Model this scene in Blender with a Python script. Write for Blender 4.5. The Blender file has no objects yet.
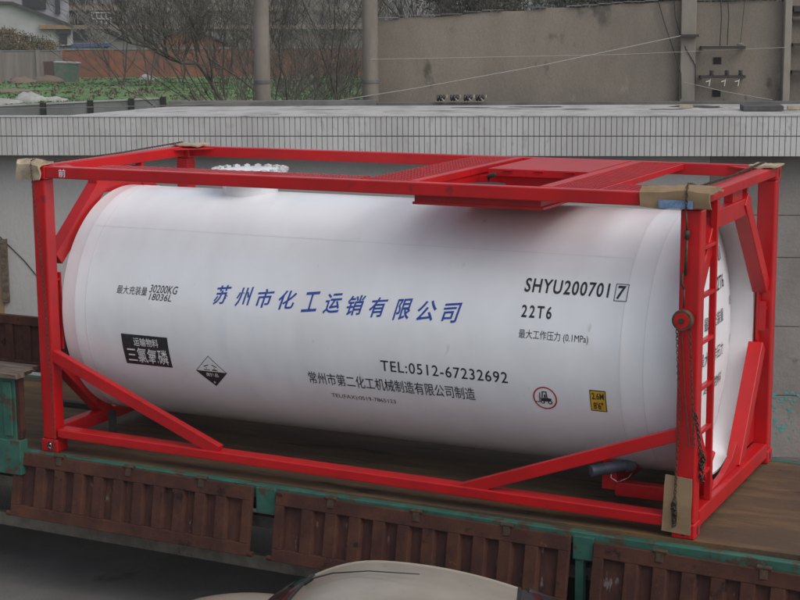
import bpy, bmesh, math, random
from mathutils import Vector, Matrix
random.seed(7)
SC = bpy.context.scene
COL = SC.collection
PI = math.pi

# ------------------------------------------------------------------ camera
cd = bpy.data.cameras.new('camera')
cam = bpy.data.objects.new('camera', cd)
COL.objects.link(cam)
RIGHT = Vector((0.8983049, 0.4393105, -0.0073856))
DOWN = Vector((0.0701445, -0.1599853, -0.9846240))
FWD = Vector((-0.4337372, 0.8839746, -0.1745308))
M = Matrix((RIGHT, -DOWN, -FWD)).transposed().to_4x4()
M.translation = Vector((9.2402, -11.4335, 3.9058))
cam.matrix_world = M
cd.sensor_width = 36.0
cd.lens = 73.45
cd.clip_start = 0.1
cd.clip_end = 2000.0
SC.camera = cam

# ------------------------------------------------------------------ sky, sun, exposure
SUN_EL, SUN_AZ = math.radians(50), math.radians(108)   # azimuth from +Y towards +X
w = bpy.data.worlds.new('World')
SC.world = w
w.use_nodes = True
wt = w.node_tree
for nd in list(wt.nodes):
    wt.nodes.remove(nd)
sky = wt.nodes.new('ShaderNodeTexSky')
sky.sky_type = 'NISHITA'
sky.sun_disc = False
sky.sun_elevation = SUN_EL
sky.sun_rotation = SUN_AZ
sky.air_density = 1.0
sky.dust_density = 3.0
hsv = wt.nodes.new('ShaderNodeHueSaturation')
hsv.inputs['Saturation'].default_value = 0.52
bgn = wt.nodes.new('ShaderNodeBackground')
bgn.inputs['Strength'].default_value = 0.148
wo = wt.nodes.new('ShaderNodeOutputWorld')
wt.links.new(sky.outputs[0], hsv.inputs['Color'])
wt.links.new(hsv.outputs[0], bgn.inputs['Color'])
wt.links.new(bgn.outputs[0], wo.inputs['Surface'])
sd = bpy.data.lights.new('sun', 'SUN')
sd.energy = 0.85
sd.angle = math.radians(60)
sd.color = (1.0, 0.96, 0.9)
sun = bpy.data.objects.new('sun', sd)
COL.objects.link(sun)
sdir = Vector((math.sin(SUN_AZ) * math.cos(SUN_EL), math.cos(SUN_AZ) * math.cos(SUN_EL), math.sin(SUN_EL)))
sun.rotation_euler = sdir.to_track_quat('Z', 'Y').to_euler()
sun.location = sdir * 60
SC.view_settings.view_transform = 'Standard'
SC.view_settings.look = 'None'
SC.view_settings.exposure = 0.12
SC.view_settings.gamma = 1.0
SC.view_settings.use_curve_mapping = False
SC.render.engine = 'CYCLES'
SC.cycles.use_denoising = True
SC.cycles.max_bounces = 8

# ------------------------------------------------------------------ materials
def mat(name, col, rough=0.6, var=None, scale=4.0, stretch=(1, 1, 1), lo=0.4, hi=0.6, bump=0.0, bscale=None,
        metal=0.0, coat=0.0, spots=None, detail=6.0, spec=0.5, fine=0.0, coords='Object'):
    """Principled paint: base colour, a second colour through noise, optional spots (colour, scale, threshold), bump."""
    m = bpy.data.materials.new(name)
    m.use_nodes = True
    t = m.node_tree
    N, L = t.nodes, t.links
    b = N['Principled BSDF']
    b.inputs['Roughness'].default_value = rough
    b.inputs['Metallic'].default_value = metal
    b.inputs['Coat Weight'].default_value = coat
    b.inputs['Coat Roughness'].default_value = 0.12
    b.inputs['Specular IOR Level'].default_value = spec
    b.inputs['Base Color'].default_value = (*col, 1)
    tc = N.new('ShaderNodeTexCoord')
    mp = N.new('ShaderNodeMapping')
    mp.inputs['Scale'].default_value = stretch
    oi = N.new('ShaderNodeObjectInfo')
    of = N.new('ShaderNodeVectorMath')
    of.operation = 'MULTIPLY_ADD'
    L.new(oi.outputs['Random'], of.inputs[0])
    of.inputs[1].default_value = (37.0, 23.0, 51.0)
    L.new(tc.outputs[coords], of.inputs[2])
    L.new(of.outputs[0], mp.inputs['Vector'])
    cur = None

    def noise(sc, dt=detail):
        n = N.new('ShaderNodeTexNoise')
        n.inputs['Scale'].default_value = sc
        n.inputs['Detail'].default_value = dt
        n.inputs['Roughness'].default_value = 0.6
        L.new(mp.outputs[0], n.inputs['Vector'])
        return n

    def mix(fac, a, c):
        x = N.new('ShaderNodeMix')
        x.data_type = 'RGBA'
        L.new(fac, x.inputs['Factor'])
        if isinstance(a, tuple):
            x.inputs['A'].default_value = (*a, 1)
        else:
            L.new(a, x.inputs['A'])
        x.inputs['B'].default_value = (*c, 1)
        return x.outputs['Result']

    def ramp(src, a, c):
        r = N.new('ShaderNodeMapRange')
        r.inputs['From Min'].default_value = a
        r.inputs['From Max'].default_value = c
        L.new(src, r.inputs['Value'])
        return r.outputs[0]
    if var is not None:
        cur = mix(ramp(noise(scale).outputs['Fac'], lo, hi), col, var)
    if spots:
        for c2, s2, th in spots:
            f = ramp(noise(s2).outputs['Fac'], th, th + 0.06)
            cur = mix(f, cur if cur is not None else col, c2)
    if fine > 0:
        n = noise(70, 4)
        f = N.new('ShaderNodeMapRange')
        f.inputs['To Min'].default_value = 1 - fine
        f.inputs['To Max'].default_value = 1 + fine
        L.new(n.outputs['Fac'], f.inputs['Value'])
        v = N.new('ShaderNodeVectorMath')
        v.operation = 'SCALE'
        if cur is not None:
            L.new(cur, v.inputs[0])
        else:
            v.inputs[0].default_value = col
        L.new(f.outputs[0], v.inputs['Scale'])
        cur = v.outputs[0]
    if cur is not None:
        L.new(cur, b.inputs['Base Color'])
    if bump > 0:
        bn = N.new('ShaderNodeBump')
        bn.inputs['Strength'].default_value = 1.0
        bn.inputs['Distance'].default_value = bump
        L.new(noise(bscale or scale * 3).outputs['Fac'], bn.inputs['Height'])
        L.new(bn.outputs[0], b.inputs['Normal'])
        if coat > 0:
            L.new(bn.outputs[0], b.inputs['Coat Normal'])
    return m


M_RED = mat('red_paint', (0.51, 0.006, 0.009), 0.40, (0.41, 0.006, 0.009), 2.2, bump=0.0015, bscale=12, coat=0.18, spec=0.4,
            spots=[((0.26, 0.012, 0.014), 6, 0.66), ((0.12, 0.03, 0.022), 16, 0.72), ((0.16, 0.05, 0.04), 45, 0.74)])
M_GRATE = mat('red_grating', (0.50, 0.012, 0.02), 0.34, (0.40, 0.01, 0.016), 8, coat=0.4)
M_WHITE = mat('white_tank_paint', (0.785, 0.80, 0.82), 0.30, (0.72, 0.73, 0.74), 1.6, lo=0.42, hi=0.72, bump=0.030, bscale=1.3,
              coat=0.25, detail=3.0, stretch=(1.0, 0.5, 0.5), spots=[((0.60, 0.59, 0.57), 5.5, 0.69)])
M_DISH = mat('white_dish_paint', (0.80, 0.81, 0.83), 0.4, (0.72, 0.73, 0.75), 2)
M_LUG = mat('dull_white_lug', (0.55, 0.55, 0.54), 0.6, (0.42, 0.42, 0.41), 12)
M_SEAM = mat('seam', (0.66, 0.66, 0.67), 0.5)
M_BLACK = mat('black_lettering', (0.018, 0.018, 0.02), 0.5, (0.05, 0.05, 0.055), 60, lo=0.5, hi=0.75)
M_BLUE = mat('blue_lettering', (0.02, 0.05, 0.30), 0.5, (0.04, 0.08, 0.36), 40)
M_SIGNW = mat('white_lettering', (0.75, 0.75, 0.75), 0.5)
M_SIGNR = mat('red_sign_ring', (0.42, 0.03, 0.04), 0.5)
M_YEL = mat('yellow_plate', (0.62, 0.38, 0.02), 0.5, (0.5, 0.3, 0.02), 12)
M_DECK = mat('worn_deck_plank', (0.080, 0.053, 0.033), 0.75, (0.17, 0.10, 0.045), 1.6, (0.5, 2.6, 1), 0.46, 0.70, 0.006, 14, spec=0.25,
             spots=[((0.042, 0.028, 0.018), 2.6, 0.60), ((0.12, 0.08, 0.05), 9, 0.68)], fine=0.35)
M_RUST = mat('rusty_maroon_paint', (0.056, 0.024, 0.019), 0.85, (0.092, 0.038, 0.024), 4, (1, 1, 1), 0.42, 0.66, 0.004, 25, spec=0.2,
             spots=[((0.028, 0.014, 0.011), 5, 0.60), ((0.17, 0.06, 0.022), 14, 0.67), ((0.12, 0.09, 0.075), 22, 0.72)], fine=0.25)
M_RUSTP = mat('faded_maroon_plate', (0.052, 0.024, 0.021), 0.8, (0.090, 0.036, 0.026), 5, (2.2, 1, 0.8), 0.4, 0.66, 0.003, 20, spec=0.2,
              spots=[((0.17, 0.135, 0.125), 6, 0.62)], fine=0.25)
M_GREEN = mat('weathered_green_paint', (0.020, 0.095, 0.068), 0.6, (0.035, 0.12, 0.088), 5, bump=0.003, bscale=18,
              spots=[((0.065, 0.042, 0.028), 6, 0.55), ((0.13, 0.17, 0.15), 11, 0.70)])
M_KHAKI = mat('khaki_chassis_paint', (0.19, 0.17, 0.13), 0.7, (0.12, 0.105, 0.08), 5, spots=[((0.05, 0.03, 0.02), 8, 0.64)])
M_UNDER = mat('grimy_black_steel', (0.018, 0.017, 0.016), 0.8, (0.035, 0.03, 0.026), 6)
M_RUBBER = mat('tyre_rubber', (0.015, 0.015, 0.015), 0.85)
M_WOOD = mat('weathered_plank', (0.16, 0.12, 0.085), 0.85, (0.075, 0.055, 0.042), 3, (1, 8, 8), bump=0.006, bscale=10, fine=0.3)
M_CARD = mat('brown_cardboard', (0.30, 0.205, 0.115), 0.85, (0.24, 0.16, 0.088), 5, bump=0.003, bscale=14,
             spots=[((0.20, 0.14, 0.085), 6, 0.66)])
M_CARDP = mat('pale_cardboard', (0.44, 0.36, 0.25), 0.85, (0.32, 0.25, 0.17), 7, bump=0.004, bscale=12)
M_PRINT = mat('blue_print', (0.09, 0.19, 0.36), 0.7, (0.2, 0.28, 0.4), 30)
M_CHAIN = mat('rusty_chain_steel', (0.05, 0.035, 0.026), 0.6, (0.10, 0.06, 0.035), 20, metal=0.4)
M_GREASE = mat('black_grease', (0.02, 0.016, 0.013), 0.55, (0.06, 0.045, 0.03), 30)
M_RATCH = mat('rusty_ratchet_rim', (0.15, 0.085, 0.045), 0.6, (0.07, 0.04, 0.025), 14, metal=0.3)
M_PIPE = mat('blue_grey_pipe', (0.085, 0.105, 0.145), 0.45, (0.14, 0.16, 0.2), 8, metal=0.4)
M_CAR = mat('beige_metallic_paint', (0.35, 0.31, 0.245), 0.34, (0.30, 0.265, 0.21), 2.5, metal=0.3, coat=0.5, spots=[((0.22, 0.20, 0.17), 9, 0.66)])
M_GLASS = mat('dark_car_glass', (0.012, 0.014, 0.017), 0.08, spec=0.6)
M_TRIM = mat('black_car_trim', (0.012, 0.012, 0.013), 0.5)
M_CHROME = mat('bright_trim', (0.62, 0.62, 0.60), 0.25, metal=0.9)
M_LAMPR = mat('red_lamp_lens', (0.35, 0.02, 0.02), 0.2)
M_LAMPW = mat('clear_lamp_lens', (0.6, 0.62, 0.62), 0.15)
M_ASPH = mat('yard_asphalt', (0.085, 0.082, 0.077), 0.85, (0.125, 0.12, 0.113), 0.7, bump=0.006, bscale=60,
             spots=[((0.045, 0.044, 0.042), 1.3, 0.62)], fine=0.3)
M_SOIL = mat('field_soil', (0.085, 0.185, 0.05), 0.95, (0.12, 0.13, 0.06), 0.16, (1, 1, 1), 0.48, 0.66, 0.05, 2.0,
             spots=[((0.05, 0.14, 0.035), 0.3, 0.55), ((0.15, 0.125, 0.09), 0.22, 0.66)], fine=0.3)
M_LEAF = mat('field_leaf', (0.065, 0.15, 0.045), 0.7, (0.10, 0.175, 0.055), 0.25)
M_DRY = mat('dry_weed', (0.11, 0.085, 0.055), 0.9, (0.16, 0.125, 0.08), 0.6)
M_BARK = mat('bare_bark', (0.060, 0.050, 0.044), 0.9, (0.10, 0.086, 0.074), 3)
M_BARK2 = mat('grey_twigs', (0.22, 0.20, 0.185), 0.9, (0.28, 0.26, 0.24), 1.2)
M_EVER = mat('evergreen_leaf', (0.048, 0.056, 0.038), 0.8, (0.075, 0.078, 0.055), 1.2)
M_BUSHG = mat('olive_bush_leaf', (0.075, 0.078, 0.034), 0.8, (0.13, 0.085, 0.04), 0.45)
M_CONC = mat('pole_concrete', (0.205, 0.18, 0.15), 0.85, (0.16, 0.14, 0.118), 2, (2, 2, 0.6), bump=0.004, bscale=30,
             spots=[((0.27, 0.25, 0.22), 3, 0.66)])
M_REND = mat('stained_render', (0.225, 0.197, 0.160), 0.9, (0.170, 0.149, 0.121), 1.0, (1.0, 1.0, 0.6), 0.4, 0.64, 0.006, 14,
             spots=[((0.10, 0.088, 0.074), 2.0, 0.60), ((0.25, 0.22, 0.18), 2.6, 0.63), ((0.075, 0.068, 0.06), 5, 0.69)], fine=0.3)
M_REND2 = mat('pale_render', (0.27, 0.245, 0.21), 0.9, (0.21, 0.19, 0.16), 1.4, (1, 1, 0.5), bump=0.004, bscale=18)
M_SHEDW = mat('grey_whitewash', (0.43, 0.42, 0.40), 0.9, (0.36, 0.35, 0.335), 0.9, (1, 1, 0.5), 0.4, 0.68, 0.006, 20,
              spots=[((0.20, 0.19, 0.18), 2.6, 0.66)], fine=0.12)
M_BLOCK = mat('grey_block_wall', (0.215, 0.195, 0.18), 0.9, (0.265, 0.245, 0.225), 1.6, bump=0.006, bscale=20,
              spots=[((0.13, 0.115, 0.105), 3.4, 0.64)], fine=0.2)
M_TURQ = mat('turquoise_paint', (0.07, 0.30, 0.28), 0.7, (0.14, 0.33, 0.31), 10)
M_TILE = mat('white_facade_tile', (0.52, 0.515, 0.50), 0.45, (0.42, 0.415, 0.40), 1.6, (1, 1, 0.35), spots=[((0.40, 0.395, 0.375), 19, 0.58), ((0.33, 0.325, 0.31), 4, 0.66)])
M_GROUT = mat('dark_grout', (0.15, 0.145, 0.14), 0.9)
M_ROOF = mat('pale_roof_screed', (0.41, 0.40, 0.385), 0.85, (0.29, 0.285, 0.27), 2.6, (1, 0.8, 1), 0.44, 0.64, 0.006, 18,
              spots=[((0.20, 0.195, 0.19), 2.8, 0.61), ((0.12, 0.115, 0.11), 7, 0.70)], fine=0.3)
M_TAR = mat('black_roof_tar', (0.05, 0.05, 0.052), 0.7, (0.09, 0.088, 0.085), 4)
M_KERB = mat('dark_grey_kerb', (0.105, 0.105, 0.108), 0.8, (0.16, 0.155, 0.15), 3)
M_PANEL = mat('grey_concrete_panel', (0.19, 0.19, 0.195), 0.9, (0.15, 0.15, 0.155), 1.0, fine=0.15)
M_DARKPOST = mat('dark_gap_post', (0.022, 0.022, 0.022), 0.9)
M_GFENCE = mat('grey_slat_fence', (0.23, 0.205, 0.185), 0.9, (0.18, 0.16, 0.145), 0.8, (3, 3, 0.3))
M_BRICK = mat('red_brick', (0.24, 0.092, 0.055), 0.9, (0.14, 0.072, 0.052), 0.6, (1, 1, 2), 0.4, 0.66,
              spots=[((0.15, 0.11, 0.085), 0.5, 0.58), ((0.23, 0.105, 0.072), 2.0, 0.66)], fine=0.25)
M_HOUSEW = mat('grey_white_plaster', (0.40, 0.395, 0.39), 0.9, (0.34, 0.335, 0.33), 0.4)
M_HOUSET = mat('dark_roof_tile', (0.055, 0.05, 0.05), 0.8)
M_HOUSEO = mat('ochre_beam', (0.30, 0.19, 0.11), 0.85, (0.24, 0.16, 0.1), 1)
M_APT = mat('grey_apartment_plaster', (0.18, 0.165, 0.15), 0.9, (0.14, 0.13, 0.12), 0.4)
M_APT2 = mat('brown_apartment_band', (0.22, 0.17, 0.125), 0.9)
M_WIN = mat('dark_window', (0.03, 0.032, 0.036), 0.3)
M_PALEW = mat('pale_wall', (0.30, 0.31, 0.33), 0.8)
M_BLUER = mat('blue_sheet_roof', (0.06, 0.09, 0.17), 0.6)
M_BINR = mat('maroon_container', (0.09, 0.05, 0.045), 0.8)
M_BING = mat('green_container', (0.07, 0.13, 0.085), 0.8, (0.12, 0.15, 0.12), 1.5)
M_WIREW = mat('pale_wire', (0.34, 0.32, 0.29), 0.6)
M_WIRED = mat('dark_wire', (0.03, 0.03, 0.03), 0.7)
M_IRON = mat('dark_bracket_iron', (0.04, 0.035, 0.032), 0.7)
M_PORC = mat('dark_insulator', (0.03, 0.028, 0.03), 0.3)
M_STONE = mat('pale_rubble', (0.36, 0.36, 0.34), 0.9, (0.28, 0.27, 0.25), 2)
M_DIRT = mat('brown_earth', (0.17, 0.13, 0.095), 0.95)


# ------------------------------------------------------------------ mesh helpers
class MB:
    def __init__(self):
        self.v, self.f = [], []

    def add(self, vs, fs):
        o = len(self.v)
        self.v += [tuple(x) for x in vs]
        self.f += [tuple(i + o for i in f) for f in fs]
        return self

    def box(self, x0, x1, y0, y1, z0, z1):
        vs = [(x, y, z) for x in (x0, x1) for y in (y0, y1) for z in (z0, z1)]
        return self.add(vs, [(0, 1, 3, 2), (4, 6, 7, 5), (0, 4, 5, 1), (2, 3, 7, 6), (0, 2, 6, 4), (1, 5, 7, 3)])

    def bar(self, p0, p1, w, h, up=(0, 0, 1)):
        p0, p1 = Vector(p0), Vector(p1)
        d = (p1 - p0).normalized()
        s = d.cross(Vector(up)).normalized()
        u = s.cross(d)
        vs = [p + s * a * w / 2 + u * b * h / 2 for p in (p0, p1) for a, b in ((-1, -1), (1, -1), (1, 1), (-1, 1))]
        return self.add(vs, [(0, 1, 2, 3), (7, 6, 5, 4), (0, 4, 5, 1), (1, 5, 6, 2), (2, 6, 7, 3), (3, 7, 4, 0)])

    def tube(self, pts, r, n=8, cap=True):
        pts = [Vector(q) for q in pts]
        rr = r if isinstance(r, (list, tuple)) else [r] * len(pts)
        vs, fs = [], []
        for i, q in enumerate(pts):
            d = (pts[min(i + 1, len(pts) - 1)] - pts[max(i - 1, 0)]).normalized()
            a = Vector((0, 0, 1)) if abs(d.z) < 0.9 else Vector((1, 0, 0))
            s = d.cross(a).normalized()
            u = s.cross(d)
            for k in range(n):
                t = 2 * PI * k / n
                vs.append(q + (s * math.cos(t) + u * math.sin(t)) * rr[i])
        for i in range(len(pts) - 1):
            for k in range(n):
                a, b = i * n + k, i * n + (k + 1) % n
                fs.append((a, b, b + n, a + n))
        if cap:
            fs.append(tuple(range(n))[::-1])
            fs.append(tuple(range((len(pts) - 1) * n, len(pts) * n)))
        return self.add(vs, fs)

    def lathe(self, prof, axis='x', c=(0, 0), n=64, close=False):
        """prof: (along, radius) pairs revolved about an axis through c."""
        vs, fs = [], []
        for a, r in prof:
            for k in range(n):
                t = 2 * PI * k / n
                if axis == 'x':
                    vs.append((a, c[0] + r * math.cos(t), c[1] + r * math.sin(t)))
                elif axis == 'z':
                    vs.append((c[0] + r * math.cos(t), c[1] + r * math.sin(t), a))
                else:
                    vs.append((c[0] + r * math.cos(t), a, c[1] + r * math.sin(t)))
        m = len(prof)
        for i in range(m if close else m - 1):
            j = (i + 1) % m
            for k in range(n):
                k2 = (k + 1) % n
                fs.append((i * n + k, i * n + k2, j * n + k2, j * n + k))
        if not close:
            fs.append(tuple(range(n))[::-1])
            fs.append(tuple(range((m - 1) * n, m * n)))
        return self.add(vs, fs)

    def prism(self, poly, ext, org=(0, 0, 0), ax=(1, 0, 0), ay=(0, 0, 1)):
        """poly of (a, b) in the plane org + a*ax + b*ay, extruded by the vector ext."""
        o, A, B, E_ = Vector(org), Vector(ax), Vector(ay), Vector(ext)
        n = len(poly)
        vs = [o + A * a + B * b for a, b in poly]
        vs += [q + E_ for q in vs]
        fs = [tuple(range(n)), tuple(range(n, 2 * n))[::-1]]
        fs += [(i, i + n, (i + 1) % n + n, (i + 1) % n) for i in range(n)]
        return self.add(vs, fs)

    def build(self, name, m, parent=None, bevel=0, smooth=False, auto=None):
        me = bpy.data.meshes.new(name)
        me.from_pydata(self.v, [], self.f)
        bm = bmesh.new()
        bm.from_mesh(me)
        bmesh.ops.recalc_face_normals(bm, faces=bm.faces)
        bm.to_mesh(me)
        bm.free()
        me.materials.append(m)
        if smooth:
            for p in me.polygons:
                p.use_smooth = True
        o = bpy.data.objects.new(name, me)
        COL.objects.link(o)
        if smooth and auto:
            me.set_sharp_from_angle(angle=math.radians(auto))
        if bevel:
            b = o.modifiers.new('bevel', 'BEVEL')
            b.width = bevel
            b.segments = 2
            b.limit_method = 'ANGLE'
            b.angle_limit = math.radians(40)
        if parent:
            o.parent = parent
        return o


def tag(o, label=None, cat=None, group=None, kind=None):
    if label:
        o['label'] = label
    if cat:
        o['category'] = cat
    if group:
        o['group'] = group
    if kind:
        o['kind'] = kind
    return o


def empty(name, label, cat, group=None, loc=(0, 0, 0)):
    o = bpy.data.objects.new(name, None)
    o.empty_display_size = 0.3
    o.location = loc
    COL.objects.link(o)
    return tag(o, label, cat, group)


# frame of the shed and the wall behind it: s along the front, n away from the yard
A0 = Vector((-3.251, 3.543, 0))
ES = Vector((0.9375, 0.348, 0)).normalized()
EN = Vector((-ES.y, ES.x, 0))


def S(s, n, z):
    return A0 + ES * s + EN * n + Vector((0, 0, z))


def sbox(mb, s0, s1, n0, n1, z0, z1):
    vs = [S(s, n, z) for s in (s0, s1) for n in (n0, n1) for z in (z0, z1)]
    return mb.add(vs, [(0, 1, 3, 2), (4, 6, 7, 5), (0, 4, 5, 1), (2, 3, 7, 6), (0, 2, 6, 4), (1, 5, 7, 3)])


# frame of the far background: a lateral, d distance from the viewpoint's foot, measured across the field
V0 = Vector((9.24, -11.43, 0))
FH = Vector((FWD.x, FWD.y, 0)).normalized()
RH = Vector((FH.y, -FH.x, 0))


def B(a, d, z):
    return V0 + RH * a + FH * d + Vector((0, 0, z))


def bbox(mb, a0, a1, d0, d1, z0, z1):
    vs = [B(a, d, z) for a in (a0, a1) for d in (d0, d1) for z in (z0, z1)]
    return mb.add(vs, [(0, 1, 3, 2), (4, 6, 7, 5), (0, 4, 5, 1), (2, 3, 7, 6), (0, 2, 6, 4), (1, 5, 7, 3)])


GZ = -1.25
# ------------------------------------------------------------------ the ground
g = MB().add([(-420, -420, GZ), (420, -420, GZ), (420, 420, GZ), (-420, 420, GZ)], [(0, 1, 2, 3)]).build('ground', M_ASPH)
tag(g, kind='structure')
f = MB().add([B(-170, 30, GZ + .006), B(170, 30, GZ + .006), B(170, 330, GZ + .006), B(-170, 330, GZ + .006)], [(0, 1, 2, 3)]).build('field', M_SOIL)
tag(f, kind='structure')

# ------------------------------------------------------------------ the shed with the tiled fascia
shed = empty('roadside_shed', 'low grey shed with a white tiled fascia and flat pale roof behind the truck', 'shed', None, S(4, 1, GZ))


def part(mb, name, m, parent, **k):
    o = mb.build(name, m, None, **k)
    o.parent = parent
    bpy.context.view_layer.update()
    o.matrix_parent_inverse = parent.matrix_world.inverted()
    return o


ZF0, ZF1 = 2.285, 2.732
SL, SR = -7.0, 22.0
m = MB()
sbox(m, SL, 8.15, .35, .55, GZ, 2.38)
part(m, 'front_wall', M_SHEDW, shed)
m = MB()
zz = [GZ, -.512, .30, 1.10, 1.585, 2.38]
for i in range(5):                       # courses of big blocks with open joints
    sbox(m, 8.155, SR, .352, .55, zz[i] + (.007 if i else 0), zz[i + 1] - .007)
sbox(m, 8.16, SR, .365, .54, GZ, 2.38)
part(m, 'block_wall', M_BLOCK, shed, bevel=.004)
m = MB()
sbox(m, SL, SR, .02, .16, ZF0 + .004, ZF1 - .006)
part(m, 'fascia_backing', M_GROUT, shed)
m = MB()
pitch = .0615
row = (ZF1 - ZF0 - .016) / 2
k = 0
ss = SL
while ss < 14:
    for r_ in range(2):
        z0 = ZF0 + .003 + r_ * (row + .012)
        dn = random.uniform(-.0015, .0015)
        sbox(m, ss + .0034, ss + pitch - .0034, .008 + dn, .022, z0, z0 + row)
    ss += pitch
part(m, 'fascia_tiles', M_TILE, shed)
m = MB()
sbox(m, SL, SR, .0, .17, ZF1 - .004, ZF1 + .006)
part(m, 'fascia_coping', M_ROOF, shed)
m = MB()
poly = [(.75, .165), (1.52, 1.9), (2.4, 1.98), (SR, 2.75), (SR, .165)]
vs = [S(a, b, z) for z in (2.60, ZF1 + .004) for a, b in poly]
n_ = len(poly)
m.add(vs, [tuple(range(n_)), tuple(range(n_, 2 * n_))] + [(i, (i + 1) % n_, (i + 1) % n_ + n_, i + n_) for i in range(n_)])
part(m, 'roof_slab', M_ROOF, shed)
m = MB()
sbox(m, SL, 1.45, .165, 2.0, 2.38, 2.47)
part(m, 'lower_roof', M_TAR, shed)
m = MB()
vs = [S(a, b, z) for z in (2.70, 2.80) for a, b in ((1.52, 1.96), (4.15, 2.06), (4.15, 2.2), (1.52, 2.1))]
m.add(vs, [(0, 1, 2, 3), (4, 5, 6, 7), (0, 1, 5, 4), (1, 2, 6, 5), (2, 3, 7, 6), (3, 0, 4, 7)])
vs = [S(a, b, z) for z in (2.70, 2.765) for a, b in ((4.155, 2.16), (SR, 2.8), (SR, 2.9), (4.155, 2.26))]
m.add(vs, [(0, 1, 2, 3), (4, 5, 6, 7), (0, 1, 5, 4), (1, 2, 6, 5), (2, 3, 7, 6), (3, 0, 4, 7)])
part(m, 'rear_kerb', M_KERB, shed)
m = MB()
sbox(m, SL, SR, .17, .35, 2.30, 2.38)
part(m, 'eave_soffit', M_SHEDW, shed)
m = MB()
sbox(m, -.17, -.10, .30, .351, .50, 1.18)
sbox(m, -1.2, -.10, .30, .351, 1.18, 1.26)
part(m, 'door_frame', M_WOOD, shed)
m = MB()
sbox(m, -1.2, -.172, .335, .351, GZ, 1.178)
part(m, 'door', M_HOUSEO, shed)
m = MB()
sbox(m, .40, .56, .33, .352, 1.22, 1.31)
part(m, 'wall_vent', M_DARKPOST, shed)
m = MB()
m.tube([S(-.7, .345, 1.62), S(-.35, .345, 1.52), S(-.2, .345, 1.30), S(.1, .345, 1.0), S(.4, .345, .62)], .007, 5)
part(m, 'sagging_cable', M_WIRED, shed)
# paint splashes low on the block wall
m = MB()
for i in range(70):
    cs, cz = random.gauss(9.05, .12), random.choice([-.55, -.66, -.9, -.5]) + random.gauss(0, .07)
    r0 = random.uniform(.006, .045) * random.uniform(.4, 1)
    pts = []
    for q in range(9):
        t = 2 * PI * q / 9
        rr = r0 * random.uniform(.3, 1.35)
        pts.append(S(cs + rr * math.cos(t), .349 - .0001 * (i % 14), cz + rr * .9 * math.sin(t)))
    m = MB()
    m.add(pts, [tuple(range(9))])
    part(m, 'paint_splash', M_TURQ, shed)
# tar patches and creases on the roof
m = MB()
for cs, cn, ls, ln in ((8.05, 1.75, .32, .2), (8.25, 1.5, .18, .1), (7.7, 1.15, .25, .06), (6.2, 1.7, .4, .1), (5.4, 1.55, .35, .07), (9.6, .55, .12, .06),
                       (6.6, 1.2, .22, .05), (5.9, 1.3, .3, .035), (5.0, .9, .25, .03), (8.9, .9, .3, .05), (3.6, 1.2, .4, .03)):
    pts = []
    for q in range(14):
        t = 2 * PI * q / 14
        rr = random.uniform(.55, 1.15)
        pts.append(S(cs + ls * rr * math.cos(t), cn + ln * rr * math.sin(t), ZF1 + .009))
    m = MB()
    m.add(pts, [tuple(range(14))])
    part(m, 'tar_patch', M_TAR, shed)

t = MB()
sbox(t, 8.55, 9.0, .75, 1.2, ZF1 + .012, ZF1 + .065)
tag(t.build('scrap_board', M_TAR), 'dark board lying on the right end of the pale shed roof', 'board')
t = MB()
sbox(t, 7.86, 8.02, 1.35, 1.42, ZF1 + .012, ZF1 + .05)
tag(t.build('timber_offcut', M_CARDP), 'short pale timber offcut on the shed roof below the wall pillar', 'timber')
t = MB()
sbox(t, 9.08, 9.7, 1.0, 1.08, ZF1 + .012, ZF1 + .05)
tag(t.build('batten', M_CARDP), 'pale batten at the far right of the shed roof beside the dark board', 'timber')
ic = empty('insulator', 'dark porcelain insulators with white tie wires lying in a row on shed roof edge', 'insulator', None, S(5.2, 2.2, 2.765))
for i, s_ in enumerate((4.95, 5.12, 5.29, 5.44)):
    m = MB()
    for q in range(3):
        m.lathe([(-.035 + q * .028, .02), (-.03 + q * .028, .042), (-.014 + q * .028, .036), (-.01 + q * .028, .02)], 'z', (0, 0), 12)
    m.v = [tuple(S(s_, 2.16, 2.825) + ES * (v[2] * 1.3 + random.uniform(-.004, .004)) + EN * v[0] + Vector((0, 0, v[1]))) for v in m.v]
    part(m, 'bell', M_PORC, ic, smooth=True)
    m = MB()
    p0 = S(s_ + .05, 2.1, 2.79)
    m.tube([p0, p0 + Vector((.035, .01, .04)), p0 + Vector((.03, .02, .075))], .008, 5)
    m.tube([p0, p0 + Vector((-.035, .01, .03))], .008, 5)
    part(m, 'tie_wire', M_STONE, ic)

# ------------------------------------------------------------------ tall rendered wall behind the shed
tw = empty('rendered_wall', 'tall stained brown rendered wall rising behind the shed roof', 'wall', None, S(7, 3, GZ))
top = [(4.1, 3.77)]
s_ = 4.1
while s_ < 9.2:
    s_ += random.uniform(.12, .35)
    base = 3.79 + (s_ - 4.1) * .057 if s_ < 7.7 else 3.995
    top.append((min(s_, 9.22), base + random.uniform(-.015, .015)))
poly = [(4.1, GZ)] + top + [(9.22, GZ)]
m = MB()
m.prism(poly, EN * .25, S(0, 2.8, 0), ES, (0, 0, 1))
part(m, 'wall_face', M_REND, tw)
m = MB()
for i in range(len(top) - 1):
    a, b = top[i], top[i + 1]
    if random.random() < .85:
        z_ = (a[1] + b[1]) / 2
        o_ = random.uniform(-.04, -.015)
        sbox(m, a[0] + .004, b[0] - .004, 2.8 + o_, 3.08, z_ + .016, z_ + random.uniform(.024, .036))
part(m, 'coping', M_KERB, tw, bevel=.006)
m = MB()
sbox(m, 7.95, 8.14, 2.69, 2.798, GZ, 4.3)
part(m, 'pillar', M_REND2, tw, bevel=.012)
m = MB()
sbox(m, 9.222, 9.31, 2.62, 3.05, GZ, 4.6)
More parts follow.
